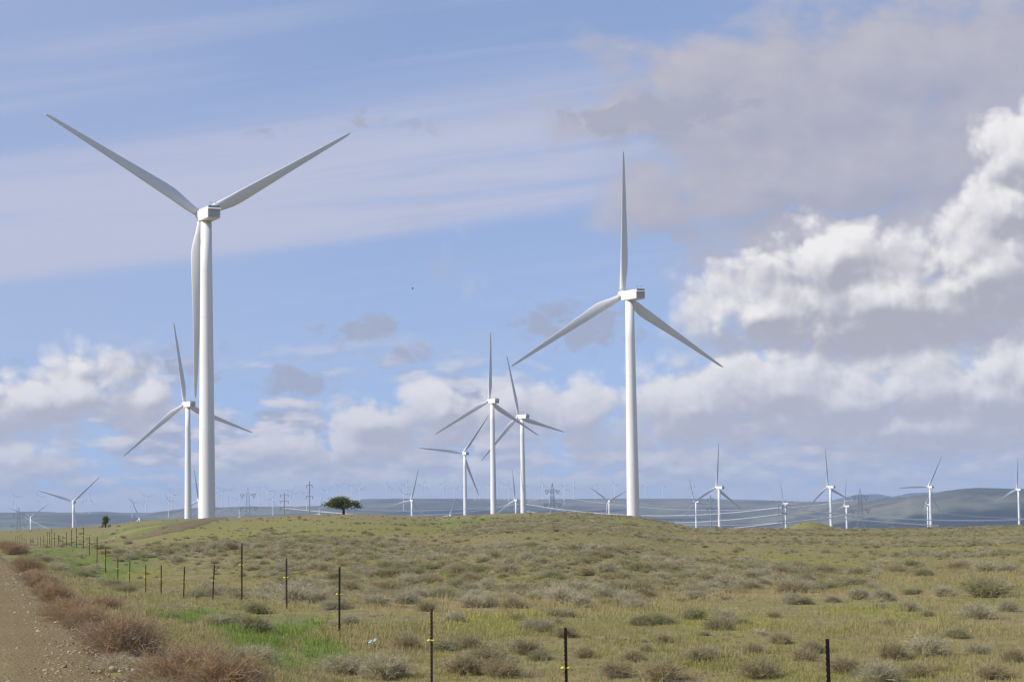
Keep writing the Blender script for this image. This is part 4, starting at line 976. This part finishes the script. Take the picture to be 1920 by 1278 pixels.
def peb(seed):
    me_ = stone_mesh(seed); me_.materials[0] = M['pebble']; return me_
instancer('gravel_pebbles', np.stack([X, Y, ground_z(X, Y) + np.where(road_t(X, Y) < 0, .058, .012)], -1), zrot(n, .4), np.stack([s, s, s * .8], -1), rng.integers(0, 4, n), [peb(30 + i) for i in range(4)], 'loose pebbles scattered on the gravel road and its shoulder', 'gravel')
# scrap of plastic
p = hit(698, 1216); b = bmesh.new(); r = random.Random(3)
g_ = [[b.verts.new(((i / 7 - .5) * .19, (j / 4 - .5) * .09, .05 + .07 * (i / 7) + .03 * r.random() + .02 * math.sin(i * 2.1 + j))) for j in range(5)] for i in range(8)]
for i in range(7):
    for j in range(4): b.faces.new((g_[i][j], g_[i + 1][j], g_[i + 1][j + 1], g_[i][j + 1]))
bmesh.ops.solidify(b, geom=b.faces[:], thickness=.004)
o = link('plastic_scrap', bm_mesh('plastic_scrap', b, M['litter'], True), None, (p[0], p[1], float(ground_z(p[0], p[1])) + .04)); o.rotation_euler = (.35, 0, .1)
tag(o, 'crumpled pale blue plastic scrap lying in the grass', 'litter')
# bird
bp_ = at(773.6, 540.6, 260); root = empty('flying_bird', bp_); tag(root, 'small dark bird flying alone against the blue sky', 'bird')
b = bmesh.new(); tube(b, [(0, .0, -.13), (0, .0, -.07), (0, .0, .02), (0, .0, .07), (0, .0, .10)], [.012, .03, .045, .035, .008], 8); link('body', bm_mesh('body', b, M['bird'], True), root)
for s in (-1, 1):
    b = bmesh.new(); vs = [b.verts.new(q_) for q_ in ((s * .02, 0, .05), (s * .09, .02, .075), (s * .125, .03, .05), (s * .08, .02, -.005), (s * .02, 0, -.02))]; b.faces.new(vs); bmesh.ops.solidify(b, geom=b.faces[:], thickness=.008)
    link('wing', bm_mesh('wing', b, M['bird']), root)

# ------------------------------------------------------------------ haze
b = bmesh.new(); bbox(b, -24500, 24500, -24500, 24500, float(Zg.min()) - 1.0, 195); me = bpy.data.meshes.new('haze'); b.to_mesh(me); b.free()
mt = bpy.data.materials.new('haze'); mt.use_nodes = True; nt = mt.node_tree; nt.nodes.clear()
pv = nt.nodes.new('ShaderNodeVolumePrincipled'); pv.inputs['Color'].default_value = (.56, .73, 1.0, 1); pv.inputs['Density'].default_value = 4.8e-5; pv.inputs['Anisotropy'].default_value = 0.0
om = nt.nodes.new('ShaderNodeOutputMaterial'); nt.links.new(pv.outputs[0], om.inputs['Volume']); me.materials.append(mt)
tag(link('haze', me), 'thin blue haze filling the air over the valley', 'haze', kind='stuff')
